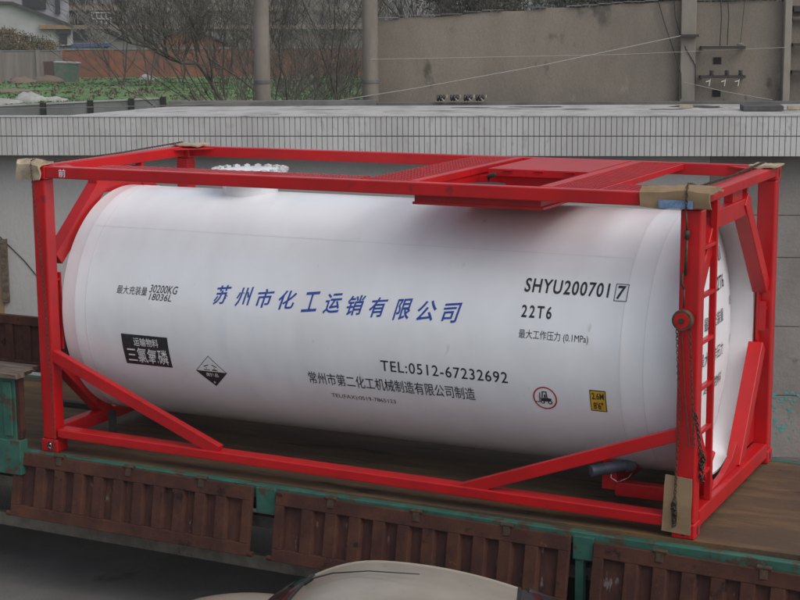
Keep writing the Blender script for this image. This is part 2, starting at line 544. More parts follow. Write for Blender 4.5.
part(m, 'corner_strip', M_REND2, tw, bevel=.012)
m = MB()
sbox(m, 9.312, 14, 2.75, 3.05, GZ, 4.6)
part(m, 'end_bay', M_REND, tw)
for s0, s1, z_ in ((8.2, 8.75, 3.425), (8.2, 8.76, 3.06), (9.33, 10.2, 3.455), (9.33, 10.2, 3.12)):
    m = MB()
    sbox(m, s0, s1, 2.60, 2.70, z_ - .02, z_ + .014)
    sbox(m, s0, s0 + .04, 2.70, 2.80, z_ - .02, z_ + .012)
    sbox(m, s1 - .04, s1, 2.70, 2.80, z_ - .02, z_ + .012)
    part(m, 'cable_bracket', M_IRON, tw)
m = MB()
sbox(m, 9.33, 10.2, 2.62, 2.75, 3.86, 3.93)
part(m, 'top_ledge', M_IRON, tw)
m = MB()
m.tube([S(9.32, 2.66, 3.77), S(10.2, 2.66, 3.77)], .03, 10)
part(m, 'conduit', M_CONC, tw, smooth=True)
for z_ in (3.21, 2.80):
    m = MB()
    sbox(m, 8.37, 8.47, 2.79, 2.802, z_, z_ + .085)
    part(m, 'opening_shade_plate', M_DARKPOST, tw)  # dark plate on the wall face, the shade of a hole put into colour
for s_ in (8.34, 8.53, 8.70):
    m = MB()
    for q in range(3):
        z0 = 3.075 + q * .022
        m.lathe([(z0, .014), (z0 + .004, .032), (z0 + .014, .028), (z0 + .02, .014)], 'z', tuple(S(s_, 2.66, 0))[:2], 10)
    b_ = part(m, 'wall_insulator', M_PORC, tw, smooth=True)
    m = MB()
    p0 = S(s_, 2.62, 3.07)
    m.tube([p0, p0 + ES * -.02 + Vector((0, 0, -.06)), p0 + ES * -.07 + Vector((0, 0, -.075))], .007, 5)
    m.tube([p0 + ES * -.02 + Vector((0, 0, -.06)), p0 + ES * -.03 + Vector((0, 0, -.13))], .005, 5)
    part(m, 'tie_wire', M_SIGNW, tw)
m = MB()
for s_, z0 in ((8.44, 3.44), (8.53, 3.45)):
    m.tube([S(s_ - .01, 2.72, 4.1), S(s_ + .012, 2.72, 3.8), S(s_, 2.70, z0)], .007, 5)
m.tube([S(8.74, 2.72, 4.1), S(8.71, 2.7, 3.7), S(8.69, 2.68, 3.47)], .004, 5)
m.tube([S(7.66, 2.76, 4.02), S(7.74, 2.76, 3.75), S(7.88, 2.74, 3.35), S(7.96, 2.68, 3.1), S(7.97, 2.68, 2.78)], .007, 5)
m.tube([S(7.86, 2.76, 4.02), S(7.88, 2.75, 3.8), S(7.94, 2.74, 3.6), S(8.02, 2.68, 3.4), S(8.14, 2.68, 3.2), S(8.15, 2.68, 2.95)], .006, 5)
part(m, 'hanging_cables', M_WIRED, tw)
m = MB()
sbox(m, 7.95, 8.17, 2.60, 2.688, 3.555, 3.585)
part(m, 'pillar_arm', M_IRON, tw)
m = MB()
m.lathe([(3.445, .02), (3.45, .05), (3.46, .05), (3.48, .012)], 'z', tuple(S(8.69, 2.66, 0))[:2], 12)
part(m, 'lamp_cap', M_CONC, tw)

wr = MB()
wr.tube([S(3.2, 2.3, 2.72), S(4.6, 2.42, 2.93), S(6.2, 2.52, 3.21), S(7.95, 2.62, 3.57)], .0055, 5)
tag(wr.build('slanting_wire', M_WIREW), 'pale wire slanting up from the shed roof to the wall pillar', 'wire')
wr = MB()
wr.tube([S(4.03, 2.4, 3.30), S(5.5, 2.55, 3.318), S(7.2, 2.66, 3.34), S(9.25, 2.6, 3.42)], .003, 5)
tag(wr.build('level_wire', M_WIREW), 'thin pale wire stretched level across the brown wall', 'wire')
wr = MB()
wr.tube([S(8.0, 2.64, 2.99), S(8.5, 2.4, 2.88), S(9.05, 2.2, 2.79)], .004, 5)
tag(wr.build('short_wire', M_WIREW), 'thin wire dropping from the wall pillar to the right of the shed roof', 'wire')
wr = MB()
wr.tube([S(-1.5, .9, 2.76), S(.6, 1.35, 2.762), S(1.6, 1.6, 2.768), S(3, 1.9, 2.81)], .005, 5)
tag(wr.build('roof_cable', M_CONC), 'grey cable running low along the left of the shed roof', 'cable')

# ------------------------------------------------------------------ two concrete poles
for s_, lab in ((2.63, 'left concrete pole standing free in front of the bare trees'),
                (4.03, 'right concrete pole standing against the end of the brown wall')):
    c_ = S(s_, 2.5, 0)
    m = MB().lathe([(GZ, .125), (2.7, .105), (6.5, .088)], 'z', (c_.x, c_.y), 32)
    o = tag(m.build('utility_pole', M_CONC, smooth=True, auto=40), lab, 'pole', 'concrete poles behind the shed')
    m = MB().lathe([(3.0, .105), (3.0, .112), (3.04, .112), (3.04, .105)], 'z', (c_.x, c_.y), 24)
    m.build('steel_band', M_KERB, o, smooth=True, auto=40)
m = MB()
for q in range(9):
    t = 2 * PI * q / 9
pl = []

# ------------------------------------------------------------------ concrete panel fence at the field's edge
fe = empty('panel_fence', 'low grey concrete panel fence with dark posts beyond the left end of the shed roof', 'fence', None, (-23, 31, GZ))
P0, P1 = Vector((-28.9, 28.0, 0)), Vector((-20.55, 32.25, 0))
dirf = (P1 - P0).normalized()
nf = Vector((-dirf.y, dirf.x, 0))
knots = [0, 1.9, 3.75, 5.55, 7.05, 8.35, 9.37]
Ltot = (P1 - P0).length
knots = [k_ / 9.37 * Ltot for k_ in knots]


def topz(d):
    return .88 + .36 * d / Ltot


for i in range(6):
    a, b = knots[i] + .1, knots[i + 1] - .1
    m = MB()
    m.prism([(a, GZ), (b, GZ), (b, topz(b) - .05), (a, topz(a) - .05)], nf * .1, P0, dirf, (0, 0, 1))
    part(m, 'panel', M_PANEL, fe)
    m = MB()
    m.prism([(a, topz(a) - .047), (b, topz(b) - .047), (b, topz(b)), (a, topz(a))], nf * .16, P0 - nf * .03, dirf, (0, 0, 1))
    part(m, 'cap', M_STONE, fe)  # paler than the panel: the sky-lit top edge is put into the colour
for i in range(7):
    a = knots[i]
    m = MB()
    m.prism([(a - .085, GZ), (a + .085, GZ), (a + .085, topz(a) + .015), (a - .085, topz(a) + .015)], nf * .2, P0 - nf * .06, dirf, (0, 0, 1))
    part(m, 'post', M_DARKPOST, fe)

# ------------------------------------------------------------------ field growth and rubble
m = MB()
m2 = MB()


def tuft(mb, c, h, n, spread):
    for _ in range(n):
        t = random.uniform(0, 2 * PI)
        o_ = Vector((math.cos(t), math.sin(t), 0))
        b0 = c + o_ * random.uniform(0, spread)
        tip = b0 + o_ * random.uniform(.05, spread) + Vector((0, 0, h * random.uniform(.5, 1.1)))
        s_ = Vector((-o_.y, o_.x, 0)) * random.uniform(.04, .10)
        mid = (b0 + tip) / 2 + Vector((0, 0, h * .2))
        mb.add([b0, mid + s_, tip, mid - s_], [(0, 1, 2, 3)])


import mathutils
for i in range(7200):
    d = random.uniform(62, 131)
    a = random.uniform(-.30, .06) * d
    q = B(a, d, GZ)
    nv = mathutils.noise.noise(Vector((q.x * .11, q.y * .11, 3.1))) + .5 * mathutils.noise.noise(Vector((q.x * .4, q.y * .4, 1)))
    if nv > .0:
        tuft(m, q, random.uniform(.06, .16), 6, .26)
    elif random.random() < .2:
        tuft(m2, q, random.uniform(.08, .4), 5, .25)
tag(m.build('vegetable_plants', M_LEAF), 'green leafy crops growing in loose rows over the field', 'crops', kind='stuff')
tag(m2.build('dry_weeds', M_DRY), 'dry brown weeds between the green crops in the field', 'weeds', kind='stuff')


def lump(c, rx, ry, rz, seed=0):
    mb = MB()
    rings, seg = 6, 12
    vs, fs = [], []
    for i in range(rings + 1):
        ph = PI / 2 * i / rings
        for k in range(seg):
            t = 2 * PI * k / seg
            nz = 1 + .35 * mathutils.noise.noise(Vector((math.cos(t) * 1.7 + seed, math.sin(t) * 1.7, ph * 2 + seed)))
            vs.append(c + RH * (rx * math.cos(ph) * math.cos(t) * nz) + FH * (ry * math.cos(ph) * math.sin(t) * nz) + Vector((0, 0, rz * math.sin(ph) * nz)))
    for i in range(rings):
        for k in range(seg):
            fs.append((i * seg + k, i * seg + (k + 1) % seg, (i + 1) * seg + (k + 1) % seg, (i + 1) * seg + k))
    return mb.add(vs, fs)


def at(u, v, d):
    """point on the sight line of picture position (u, v) at real distance d (only used to read off far positions)."""
    k_ = d
    return Vector((9.2402, -11.4335, 3.9058)) + (RIGHT * ((u - 400) / 1632.16) + DOWN * ((v - 300) / 1632.16) + FWD) * k_


for u, v, d, rx, rz, mm, lab in ((28, 101, 96, 1.0, .55, M_STONE, 'pale rounded rubble pile in the field behind the panel fence'),
                                 (52, 100.5, 97, 1.0, .28, M_STONE, 'flat pale rubbish heap right of the rounded pile in the field'),
                                 (4, 103, 94, 1.1, .35, M_STONE, 'pale rubbish heap at the left edge of the field'),
                                 (147, 72, 128, .7, .35, M_STONE, 'small white heap near the foot of the brick wall'),
                                 (22, 76, 122, 1.1, .45, M_DIRT, 'brown earth mound before the grey fence'),
                                 (47, 74, 123, 1.3, .5, M_DIRT, 'brown earth mound in front of the green container'),
                                 (10, 88, 108, 1.7, .25, M_DIRT, 'bare brown earth patch mound at left of the field')):
    q = at(u, v, d)
    q.z = GZ
    tag(lump(q, rx, rx * .7, rz, u).build('rubble_heap', mm, smooth=True), lab, 'heap', 'heaps in the field')

# ------------------------------------------------------------------ brick wall, grey fence, container
bw = empty('brick_wall', 'long red brick wall across the far side of the field', 'wall', None, B(-14, 131, GZ))
m = MB()


def bwall(mb, u0, u1, d, ztop, th=.3):
    p0, p1 = at(u0, 60, d), at(u1, 60, d)
    p0.z = p1.z = 0
    dd = (p1 - p0).normalized()
    nn = Vector((-dd.y, dd.x, 0))
    Lw = (p1 - p0).length
    mb.prism([(0, GZ), (Lw, GZ), (Lw, ztop), (0, ztop)], nn * th, p0, dd, (0, 0, 1))
    return p0, dd, nn, Lw


bp0, bdd, bnn, bL = bwall(m, 60, 470, 132, .95)
part(m, 'brickwork', M_BRICK, bw)
m = MB()
bwall(m, 60, 470, 132, .95)
m = MB()
m.prism([(0, .953), (bL, .953), (bL, 1.10), (0, 1.10)], bnn * .4, bp0 - bnn * .05, bdd, (0, 0, 1))
part(m, 'coping', M_PANEL, bw)
m = MB()
for i in range(0, int(bL), 4):
    m.prism([(i, GZ), (i + .35, GZ), (i + .35, .94), (i, .94)], bnn * .1, bp0 - bnn * .103, bdd, (0, 0, 1))
part(m, 'pier', M_BRICK, bw)
bh = empty('brick_gable', 'low red brick building with a pointed gable behind the brick wall', 'building', None, at(188, 60, 136))
q = at(188, 60, 136)
q.z = 0
m = MB()
m.prism([(-3.6, GZ), (3.8, GZ), (3.8, 1.0), (0, 2.55), (-3.6, 1.0)], FH * 6, q, RH, (0, 0, 1))
part(m, 'wall', M_BRICK, bh)
m = MB()
for a, b in (((-4, .93), (0, 2.68)), ((0, 2.68), (4.2, .93))):
    m.prism([a, b, (b[0], b[1] + .15), (a[0], a[1] + .15)], FH * 6.6, q - FH * .3, RH, (0, 0, 1))
part(m, 'roof', M_HOUSET, bh)

gf = empty('grey_fence', 'tall grey slatted fence at the far left of the field', 'fence', None, at(20, 60, 128))
m = MB()
p0, dd, nn, Lw = bwall(m, -40, 62, 128, 1.0, .12)
part(m, 'slats', M_GFENCE, gf)
for a in range(0, int(Lw) + 1, 3):
    m = MB()
    m.prism([(a, GZ), (a + .3, GZ), (a + .3, 1.1), (a, 1.1)], nn * .16, p0 - nn * .165, dd, (0, 0, 1))
    part(m, 'post', M_GFENCE, gf)
m = MB()
m.prism([(0, 1.002), (Lw, 1.002), (Lw, 1.08), (0, 1.08)], nn * .2, p0 - nn * .04, dd, (0, 0, 1))
part(m, 'rail', M_PANEL, gf)

ct = empty('waste_container', 'old green waste container with a maroon end beside the brick wall', 'container', None, at(58, 70, 124))
q = at(58, 70, 124)
q.z = GZ
m = MB()
m.prism([(-.25, 0), (1.25, 0), (1.45, 1.35), (-.3, 1.45)], FH * 1.3, q, RH, (0, 0, 1))
part(m, 'body', M_BING, ct)
m = MB()
m.prism([(-1.05, 0), (-.26, 0), (-.31, 1.55), (-1.1, 1.55)], FH * 1.3, q, RH, (0, 0, 1))
part(m, 'end_panel', M_BINR, ct)
m = MB()
m.prism([(-.3, 1.452), (1.5, 1.36), (1.5, 1.46), (-.3, 1.56)], FH * 1.4, q - FH * .05, RH, (0, 0, 1))
part(m, 'lid', M_STONE, ct)

# ------------------------------------------------------------------ houses
D1 = 150.0
K1 = D1 / 1632.16


def hp(u, v, d=D1):
    """(lateral, height) of a far point read off the photograph at distance d."""
    q_ = at(u, v, d) - V0
    return (q_.dot(RH), q_.z)


def house_poly(mb, pts, d, depth, off=0):
    dd_ = (at(400, 10, d) - V0).dot(FH)
    mb.prism([hp(u, v, d) for u, v in pts], (FH + RH * ((sum(p_[0] for p_ in pts) / len(pts) - 400) / 1632.0 - .03 * (pts[0][0] < 0))) * depth, V0 + FH * (dd_ + off), RH, (0, 0, 1))
    return mb


hs = empty('gable_house', 'grey white gabled house with a dark tiled roof at top left', 'house', None, at(40, 60, D1))
m = MB()
house_poly(m, [(-60, 110), (72, 110), (72, 27), (18, 4.5), (-60, 4.5)], D1, 9)
part(m, 'wall', M_HOUSEW, hs)
m = MB()
house_poly(m, [(15, 2), (74, 24.5), (74, 27.5), (15, 5)], D1, 9.6, -.6)
part(m, 'roof_verge', M_HOUSET, hs)
m = MB()
house_poly(m, [(-60, -2), (15, 1.8), (15, 4.4), (-60, 4.4)], D1, 9.4, -.4)
part(m, 'roof', M_HOUSET, hs)
m = MB()
house_poly(m, [(40, 25), (74, 25), (74, 29), (40, 29)], D1, .5, -.52)
part(m, 'ochre_band', M_HOUSEO, hs)
m = MB()
house_poly(m, [(56, 30), (71, 30), (71, 34), (56, 34)], D1, .4, -.42)
part(m, 'window', M_WIN, hs)
m = MB()
house_poly(m, [(59, 35), (67, 35), (67, 48), (59, 48)], D1, .3, -.32)
part(m, 'door', M_WIN, hs)

ap = empty('apartment_block', 'grey brown apartment block with dark windows behind the bare trees', 'building', None, at(150, 60, 165))
D2 = 165.0
m = MB()
house_poly(m, [(68, 110), (385, 110), (385, -40), (68, -40)], D2, 12)
part(m, 'wall', M_APT, ap)
for v0, v1 in ((5.5, 10.5), (25, 29)):
    m = MB()
    house_poly(m, [(69, v0), (384, v0), (384, v1), (69, v1)], D2, .6, -.62)
    part(m, 'floor_band', M_APT2, ap)
for r_, (v0, v1) in enumerate(((12, 24), (32.5, 39), (-12, 3))):
    for u0, u1 in ((70, 91), (115, 135), (150, 172), (190, 212), (232, 250), (275, 298), (320, 345)):
        m = MB()
        house_poly(m, [(u0, v0), (u1, v0), (u1, v1), (u0, v1)], D2, .25, -.27)
        wn = part(m, 'window', M_WIN, ap)
        if r_ == 0:
            m = MB()
            house_poly(m, [(u0 + 8, v0), (u0 + 9, v0), (u0 + 9, v1), (u0 + 8, v1)], D2, .2, -.5)
            part(m, 'mullion', M_APT2, ap)
m = MB()
for i in range(5):
    house_poly(m, [(93 + i * 4.6, 12), (94.2 + i * 4.6, 12), (94.2 + i * 4.6, 24), (93 + i * 4.6, 24)], D2, .12, -.9)
for v0 in (12, 18):
    house_poly(m, [(93, v0 - .01), (113, v0 - .01), (113, v0 + 1.3), (93, v0 + 1.3)], D2, .1, -1.02)
part(m, 'balcony_railing', M_HOUSEW, ap)
pw = empty('pale_house', 'pale grey house wall with dark openings between the gable and the apartment block', 'house', None, at(50, 60, 158))
m = MB()
house_poly(m, [(22, 110), (69, 110), (69, -20), (22, -20)], 158, 4)
part(m, 'wall', M_PALEW, pw)
for u0, u1, v0, v1 in ((24, 47, -6, 9), (56, 61, 0, 14)):
    m = MB()
    house_poly(m, [(u0, v0), (u1, v0), (u1, v1), (u0, v1)], 158, .3, -.32)
    part(m, 'window', M_WIN, pw)
m = MB()
house_poly(m, [(20, -9), (70, -9), (70, -6.5), (20, -6.5)], 158, .8, -.82)
part(m, 'floor_band', M_HOUSEO, pw)
bl = empty('lean_to', 'blue sheet roof shelter just above the brick wall', 'shelter', None, at(90, 60, 140))
m = MB()
house_poly(m, [(60, 46), (74, 44), (110, 43), (110, 46.5), (60, 48.5)], 140, 3)
part(m, 'roof_sheet', M_BLUER, bl)
m = MB()
house_poly(m, [(62, 48.6), (108, 47), (108, 85), (62, 85)], 140.5, 2)
part(m, 'wall', M_APT, bl)
m = MB()
house_poly(m, [(61, 44.8), (71, 44), (71, 45.2), (61, 46)], 140, .2, -.22)
part(m, 'white_edge', M_STONE, bl)


# ------------------------------------------------------------------ trees
def branchy(mb, tw, p, d, r, ln, depth, spread=.55, rng=random, twr=.006):
    """recursive bare limb: mb takes wood, tw takes the finest twigs."""
    n = 4 if depth > 2 else 3
    pts, rr = [p], [r]
    q, dd_ = p.copy(), d.copy()
    for i in range(n):
        dd_ = (dd_ + Vector((rng.gauss(0, .11), rng.gauss(0, .11), rng.gauss(.03, .07)))).normalized()
        q = q + dd_ * ln / n
        pts.append(q.copy())
        rr.append(r * (1 - .42 * (i + 1) / n))
    (mb if depth > 1 else tw).tube(pts, rr, 6 if depth > 3 else (4 if depth > 1 else 3), cap=False)
    if depth == 0:
        return
    kids = rng.choice((3, 3, 4)) if depth > 1 else rng.choice((3, 4, 5))
    for k in range(kids):
        i = rng.randint(1, n) if k else n
        base = pts[i]
        ax = Vector((rng.gauss(0, 1), rng.gauss(0, 1), rng.gauss(0, .6))).normalized()
        nd = (dd_ + ax * spread * rng.uniform(.6, 1.5) + Vector((0, 0, .12))).normalized()
        branchy(mb, tw, base, nd, max(rr[i] * rng.uniform(.5, .72), twr), ln * rng.uniform(.58, .82), depth - 1, spread, rng, twr)


def bare_tree(name, u, d, stems, lab, seed, depth=5, ln=2.2, r0=.085, mt=M_BARK, mtw=M_BARK, spread=.5, group='bare trees behind the shed', twr=.0065):
    rng = random.Random(seed)
    q = at(u, 90, d)
    q.z = GZ
    root = empty(name, lab, 'tree', group, q)
    mb, tw = MB(), MB()
    for dx, dz, rad, l_ in stems:
        dr = (RH * dx + FH * rng.uniform(-.3, .3) + Vector((0, 0, dz))).normalized()
        branchy(mb, tw, q + RH * dx * .15, dr, rad, l_, depth, spread, rng, twr)
    part(mb, 'trunk', mt, root, smooth=True)
    part(tw, 'crown', mtw, root)
    return root


t1 = bare_tree('bare_tree', 228, 46, [(-.12, 1, .075, 3.2), (.10, 1, .065, 3.0), (.5, 1, .04, 2.6)],
               'bare many stemmed tree with a long limb leaning left before the brick wall', 5, depth=4)
limb = [(229, 130), (224, 104), (212, 84), (198, 64), (182, 63), (170, 59), (158, 53), (146, 46), (132, 44)]
pts = [at(u, v, 45.6 - i * .12) for i, (u, v) in enumerate(limb)]
mb, tw = MB(), MB()
mb.tube(pts, [.07, .066, .06, .055, .045, .04, .034, .026, .016], 6, cap=False)
rng = random.Random(77)
for i in range(2, len(pts)):
    for k in range(3):
        d_ = ((pts[i] - pts[i - 1]).normalized() * .6 + Vector((rng.gauss(0, .4), rng.gauss(0, .4), rng.uniform(.1, .9)))).normalized()
        branchy(mb, tw, pts[i], d_, .02 + .003 * (8 - i), rng.uniform(.7, 1.3), 3, .5, rng, .007)
part(mb, 'limb', M_BARK, t1, smooth=True)
part(tw, 'limb_twigs', M_BARK, t1)
bare_tree('bare_tree', 312, 42, [(-.50, 1, .065, 3.2), (-.25, 1, .06, 3.1), (.15, 1, .06, 3.3)],
          'bare tree with upright forking stems midway between the two concrete poles', 11)
bare_tree('bare_tree', 351, 44, [(.02, 1, .06, 3.6)],
          'slim straight bare tree just left of the right concrete pole', 21, depth=4)
bare_tree('bare_tree', 287, 52, [(-.4, 1, .035, 2.6), (.35, 1, .035, 2.8)],
          'small bushy bare tree just right of the left concrete pole', 33, depth=4)
bare_tree('bare_tree', 250, 55, [(.2, 1, .035, 2.6), (-.2, 1, .035, 2.8)],
          'thin bare tree hidden partly by the left concrete pole', 34, depth=4)
far_lab = ['grey twiggy tree above the brick wall near the balcony', 'grey twiggy tree over the left part of the brick wall', 'grey twiggy tree behind the brick gable',
           'grey twiggy tree left of the left pole far off', 'grey twiggy tree right of the left pole far off', 'grey twiggy tree between the poles far off',
           'grey twiggy tree left of the right pole far off', 'grey twiggy tree peeping over the end of the brown wall']
for i, (u, d) in enumerate(((122, 118), (150, 116), (182, 120), (226, 118), (278, 112), (312, 116), (344, 110), (392, 108))):
    bare_tree('twiggy_tree', u, d, [(-.35, 1, .07, 3.0), (.3, 1, .07, 3.4)], far_lab[i], 100 + i, depth=5, ln=3, mt=M_BARK, mtw=M_BARK2,
              spread=.6, group='grey twiggy trees far behind the field', twr=.016)
for i, (u, d, lab) in enumerate(((430, 60, 'bare tree top over the left of the brown wall'), (505, 62, 'bare tree top over the middle of the brown wall'),
                                 (570, 58, 'bare tree top left of the wall pillar'), (640, 60, 'bare tree top beside the wall pillar'))):
    bare_tree('bare_tree', u, d, [(-.2, 1, .12, 3.4), (.25, 1, .11, 3.2)], lab, 300 + i, depth=5, spread=.55, group='trees behind the brown wall', twr=.012)


mb = MB()
rng = random.Random(91)
for i in range(46):
    q = at(rng.uniform(246, 376), 90, rng.uniform(56, 84))
    q.z = GZ
    dr = Vector((rng.gauss(0, .35), rng.gauss(0, .35), 1)).normalized()
    branchy(mb, mb, q, dr, .022, rng.uniform(1.4, 2.1), 3, .6, rng, .008)
tag(mb.build('brushwood', M_BARK), 'tangle of thin dry brown brushwood around the feet of the poles', 'brushwood', kind='stuff')


def leafy(name, c, rx, ry, rz, n, leaf, m_leaf, lab, cat, seed, h0, group=None):
    rng = random.Random(seed)
    root = empty(name, lab, cat, group, c)
    mb = MB()
    cl = []
    for i in range(26):
        v = Vector((rng.gauss(0, 1), rng.gauss(0, 1), rng.gauss(0, 1))).normalized() * rng.uniform(.3, .95)
        cl.append((Vector((v.x * rx, v.y * ry, v.z * rz)), rng.uniform(.18, .38)))
    for i in range(n):
        cc, rr = rng.choice(cl)
        v = Vector((rng.gauss(0, .5), rng.gauss(0, .5), rng.gauss(0, .5)))
        q_ = c + Vector((0, 0, h0)) + cc + Vector((v.x * rx, v.y * ry, v.z * rz)) * rr
        if q_.z < GZ:
            continue
        a_ = Vector((rng.gauss(0, 1), rng.gauss(0, 1), rng.gauss(0, 1))).normalized()
        b_ = a_.orthogonal().normalized()
        s_ = leaf * rng.uniform(.5, 1.3)
        mb.add([q_ - a_ * s_, q_ + b_ * s_ * .4, q_ + a_ * s_, q_ - b_ * s_ * .4], [(0, 1, 2, 3)])
    part(mb, 'crown', m_leaf, root)
    mb = MB()
    for i in range(4):
        e = c + Vector((rng.uniform(-.5, .5) * rx, rng.uniform(-.5, .5) * ry, h0 + rz * .3))
        mb.tube([c, (c + e) / 2 + Vector((rng.gauss(0, .1), 0, 0)), e], [.1, .07, .03], 6)
    part(mb, 'trunk', M_BARK, root)
    return root


q = at(8, 60, 136)
q.z = GZ
leafy('bush', q, 2.7, 1.8, 1.6, 9500, .10, M_BUSHG, 'rounded olive and rust coloured bush left behind the grey fence', 'bush', 1, 2.1)
q = at(36, 60, 137)
q.z = GZ
leafy('bush', q, 2.6, 1.8, 1.5, 9000, .10, M_BUSHG, 'olive and rust coloured bush in front of the gabled house door', 'bush', 2, 2.0)
for i, (u, d, lab) in enumerate(((600, 52, 'dark evergreen top left of the pillar behind the brown wall'), (690, 50, 'dark evergreen top straight above the wall pillar'),
                                 (760, 52, 'dark evergreen top at the right end of the brown wall'), (470, 66, 'dark evergreen top over the left half of the brown wall'))):
    q = at(u, 60, d)
    q.z = GZ
    leafy('evergreen_tree', q, 2.6, 2.2, 2.4, 6000, .12, M_EVER, lab, 'tree', 40 + i, 5.6, 'evergreens behind the brown wall')

# ------------------------------------------------------------------ the flatbed truck
tk = empty('flatbed_truck', 'green flatbed truck with rusty drop sides carrying the tank container', 'truck', None, (2, 1.1, GZ))
XL, XR = -3.6, 8.6
m = MB()
yy = -.0
for i in range(8):                                   # deck boards
    y0 = .0 + i * .3
    m.box(XL, XR, y0 + .0008, y0 + .2992, -.06, random.uniform(-.003, .0))
part(m, 'deck', M_DECK, tk, bevel=.003)
m = MB()
m.prism([(XL, -.12), (XR, -.12), (XR, -.055), (XL, .035)], (0, .085, 0), (0, -.088, 0), (1, 0, 0), (0, 0, 1))
part(m, 'edge_rail', M_GREEN, tk, bevel=.006)
m = MB()
m.box(XL, XR, 2.402, 2.48, -.14, .004)
part(m, 'far_edge_rail', M_GREEN, tk, bevel=.006)
m = MB()
x = XL + .3
while x < XR:
    m.box(x, x + .1, .0, 2.4, -.22, -.062)
    x += .62
part(m, 'cross_bearers', M_UNDER, tk)
for y0, z0, z1, nm in ((.06, -.43, -.325, 'upper_side_rail'), (.16, -.85, -.725, 'lower_side_rail')):
    m = MB()
    m.prism([(XL, z0 + .05), (XR, z0 - .06), (XR, z1 - .06), (XL, z1 + .05)], (0, .07, 0), (0, y0, 0), (1, 0, 0), (0, 0, 1))
    part(m, nm, M_KHAKI, tk, bevel=.008)
for y0 in (.75, 1.55):
    m = MB()
    m.box(XL, XR, y0, y0 + .1, -.52, -.225)
    part(m, 'chassis_beam', M_UNDER, tk)
for xx in (.5, 1.75, 2.395, 5.22):                   # hangers between the rails
    m = MB()
    m.box(xx - .045, xx + .045, .232, .262, -.86, -.1)
    part(m, 'rail_hanger', M_UNDER, tk)
for x0, x1 in ((2.33, 2.52), (5.145, 5.31)):         # green stake pockets between the drop sides
    m = MB()
    zt = .012 - .012 * x0
    m.box(x0, x1, -.125, -.09, -.235, zt)
    part(m, 'stake_pocket', M_GREEN, tk, bevel=.006)
m = MB()
m.box(5.16, 5.225, -.10, -.04, -.62, -.24)
part(m, 'stake_post', M_GREEN, tk)


def drop_side(x0, x1, z0, z1, h, splay, nrec):
    """a hanging side board: frame with recessed plates; z0/z1 top heights at its two ends."""
    L_ = x1 - x0
    root = bpy.data.objects.new('drop_side', None)
    root.empty_display_size = .2
    COL.objects.link(root)
    root.location = (x0, -.13, z0)
    root.rotation_euler = (-math.atan2(splay, h), math.atan2(z0 - z1, L_), 0)
    root.parent = tk
    bpy.context.view_layer.update()
    root.matrix_parent_inverse = tk.matrix_world.inverted()
    fr = MB()
    t_, b_, e_ = .115, .105, .085
    fr.box(0, L_, -.02, .03, -t_, 0)
    fr.box(0, L_, -.02, .03, -h, -h + b_)
    fr.box(0, e_, -.02, .03, -h + b_, -t_)
    fr.box(L_ - e_, L_, -.02, .03, -h + b_, -t_)
    pw_ = (L_ - 2 * e_) / nrec
    rib = pw_ * .46
    for i in range(1, nrec):
        cx = e_ + i * pw_
        fr.prism([(cx - rib / 2 - .02, .028), (cx + rib / 2 + .02, .028), (cx + rib / 2, -.018), (cx - rib / 2, -.018)], (0, 0, h - t_ - b_), (0, 0, -h + b_), (1, 0, 0), (0, 1, 0))
    o = fr.build('frame', M_RUST, root, bevel=.005)
    pt = MB()
    pt.box(e_ - .002, L_ - e_ + .002, .027, .042, -h + b_ - .002, -t_ + .002)
    pt.build('plate', M_RUSTP, root)
    for i in range(3):
        hx = L_ * (.2 + .3 * i)
        hg = MB()
        hg.tube([(hx - .055, -.012, .012), (hx + .055, -.012, .012)], .02, 10)
        hg.box(hx - .03, hx + .03, -.028, -.0205, -.07, .01)
        hg.build('hinge', M_CHAIN, root, bevel=.003)
    for hx in (-.02, L_ + .02):
        kn = MB()
        kn.tube([(hx - .025, .0, -h + .02), (hx + .025, .0, -h + .02)], .024, 10)
        kn.build('latch_pin', M_RUST, root)
    return root


drop_side(-.187, 2.31, .012, -.016, .585, .10, 11)
drop_side(2.542, 5.131, -.022, -.055, .585, .10, 11)
drop_side(5.324, 7.92, -.074, -.128, .585, .10, 11)
# raised sides at the front of the bed
m = MB()
m.box(XL, -.13, -.17, -.09, -.06, .70)
for i in range(18):
    xx = -.215 - i * .19
    m.box(xx - .05, xx + .05, -.19, -.168, .16, .66)
m.box(XL, -.08, -.2, -.088, -.19, .13)
o = part(m, 'front_side_board', M_GREEN, tk, bevel=.008)
m = MB()
m.box(-.128, -.085, -.165, -.095, .132, .70)
part(m, 'board_end_post', M_RUST, tk, bevel=.004)
m = MB()
for i in range(3):
    y0 = -.24 + i * .13
    m.prism([(XL, 0), (-.06 + random.uniform(-.05, .03), .0), (-.05 + random.uniform(-.05, .02), .045), (XL, .05)], (0, .125, 0), (0, y0, .705 + .004 * i), (1, 0, 0), (0, 0, 1))
part(m, 'capping_plank', M_WOOD, tk, bevel=.006)
root = bpy.data.objects.new('far_side_board', None)
COL.objects.link(root)
root.parent = tk
bpy.context.view_layer.update()
root.matrix_parent_inverse = tk.matrix_world.inverted()
m = MB()
m.box(XL, -1.2, 2.47, 2.5, .05, .66)
m.box(XL, -1.2, 2.44, 2.469, .56, .66)
m.box(XL, -1.2, 2.44, 2.469, .05, .16)
x = XL
while x < -1.3:
    m.box(x, x + .1, 2.445, 2.469, .161, .559)
    x += .24
m.build('frame', M_RUST, root, bevel=.005)


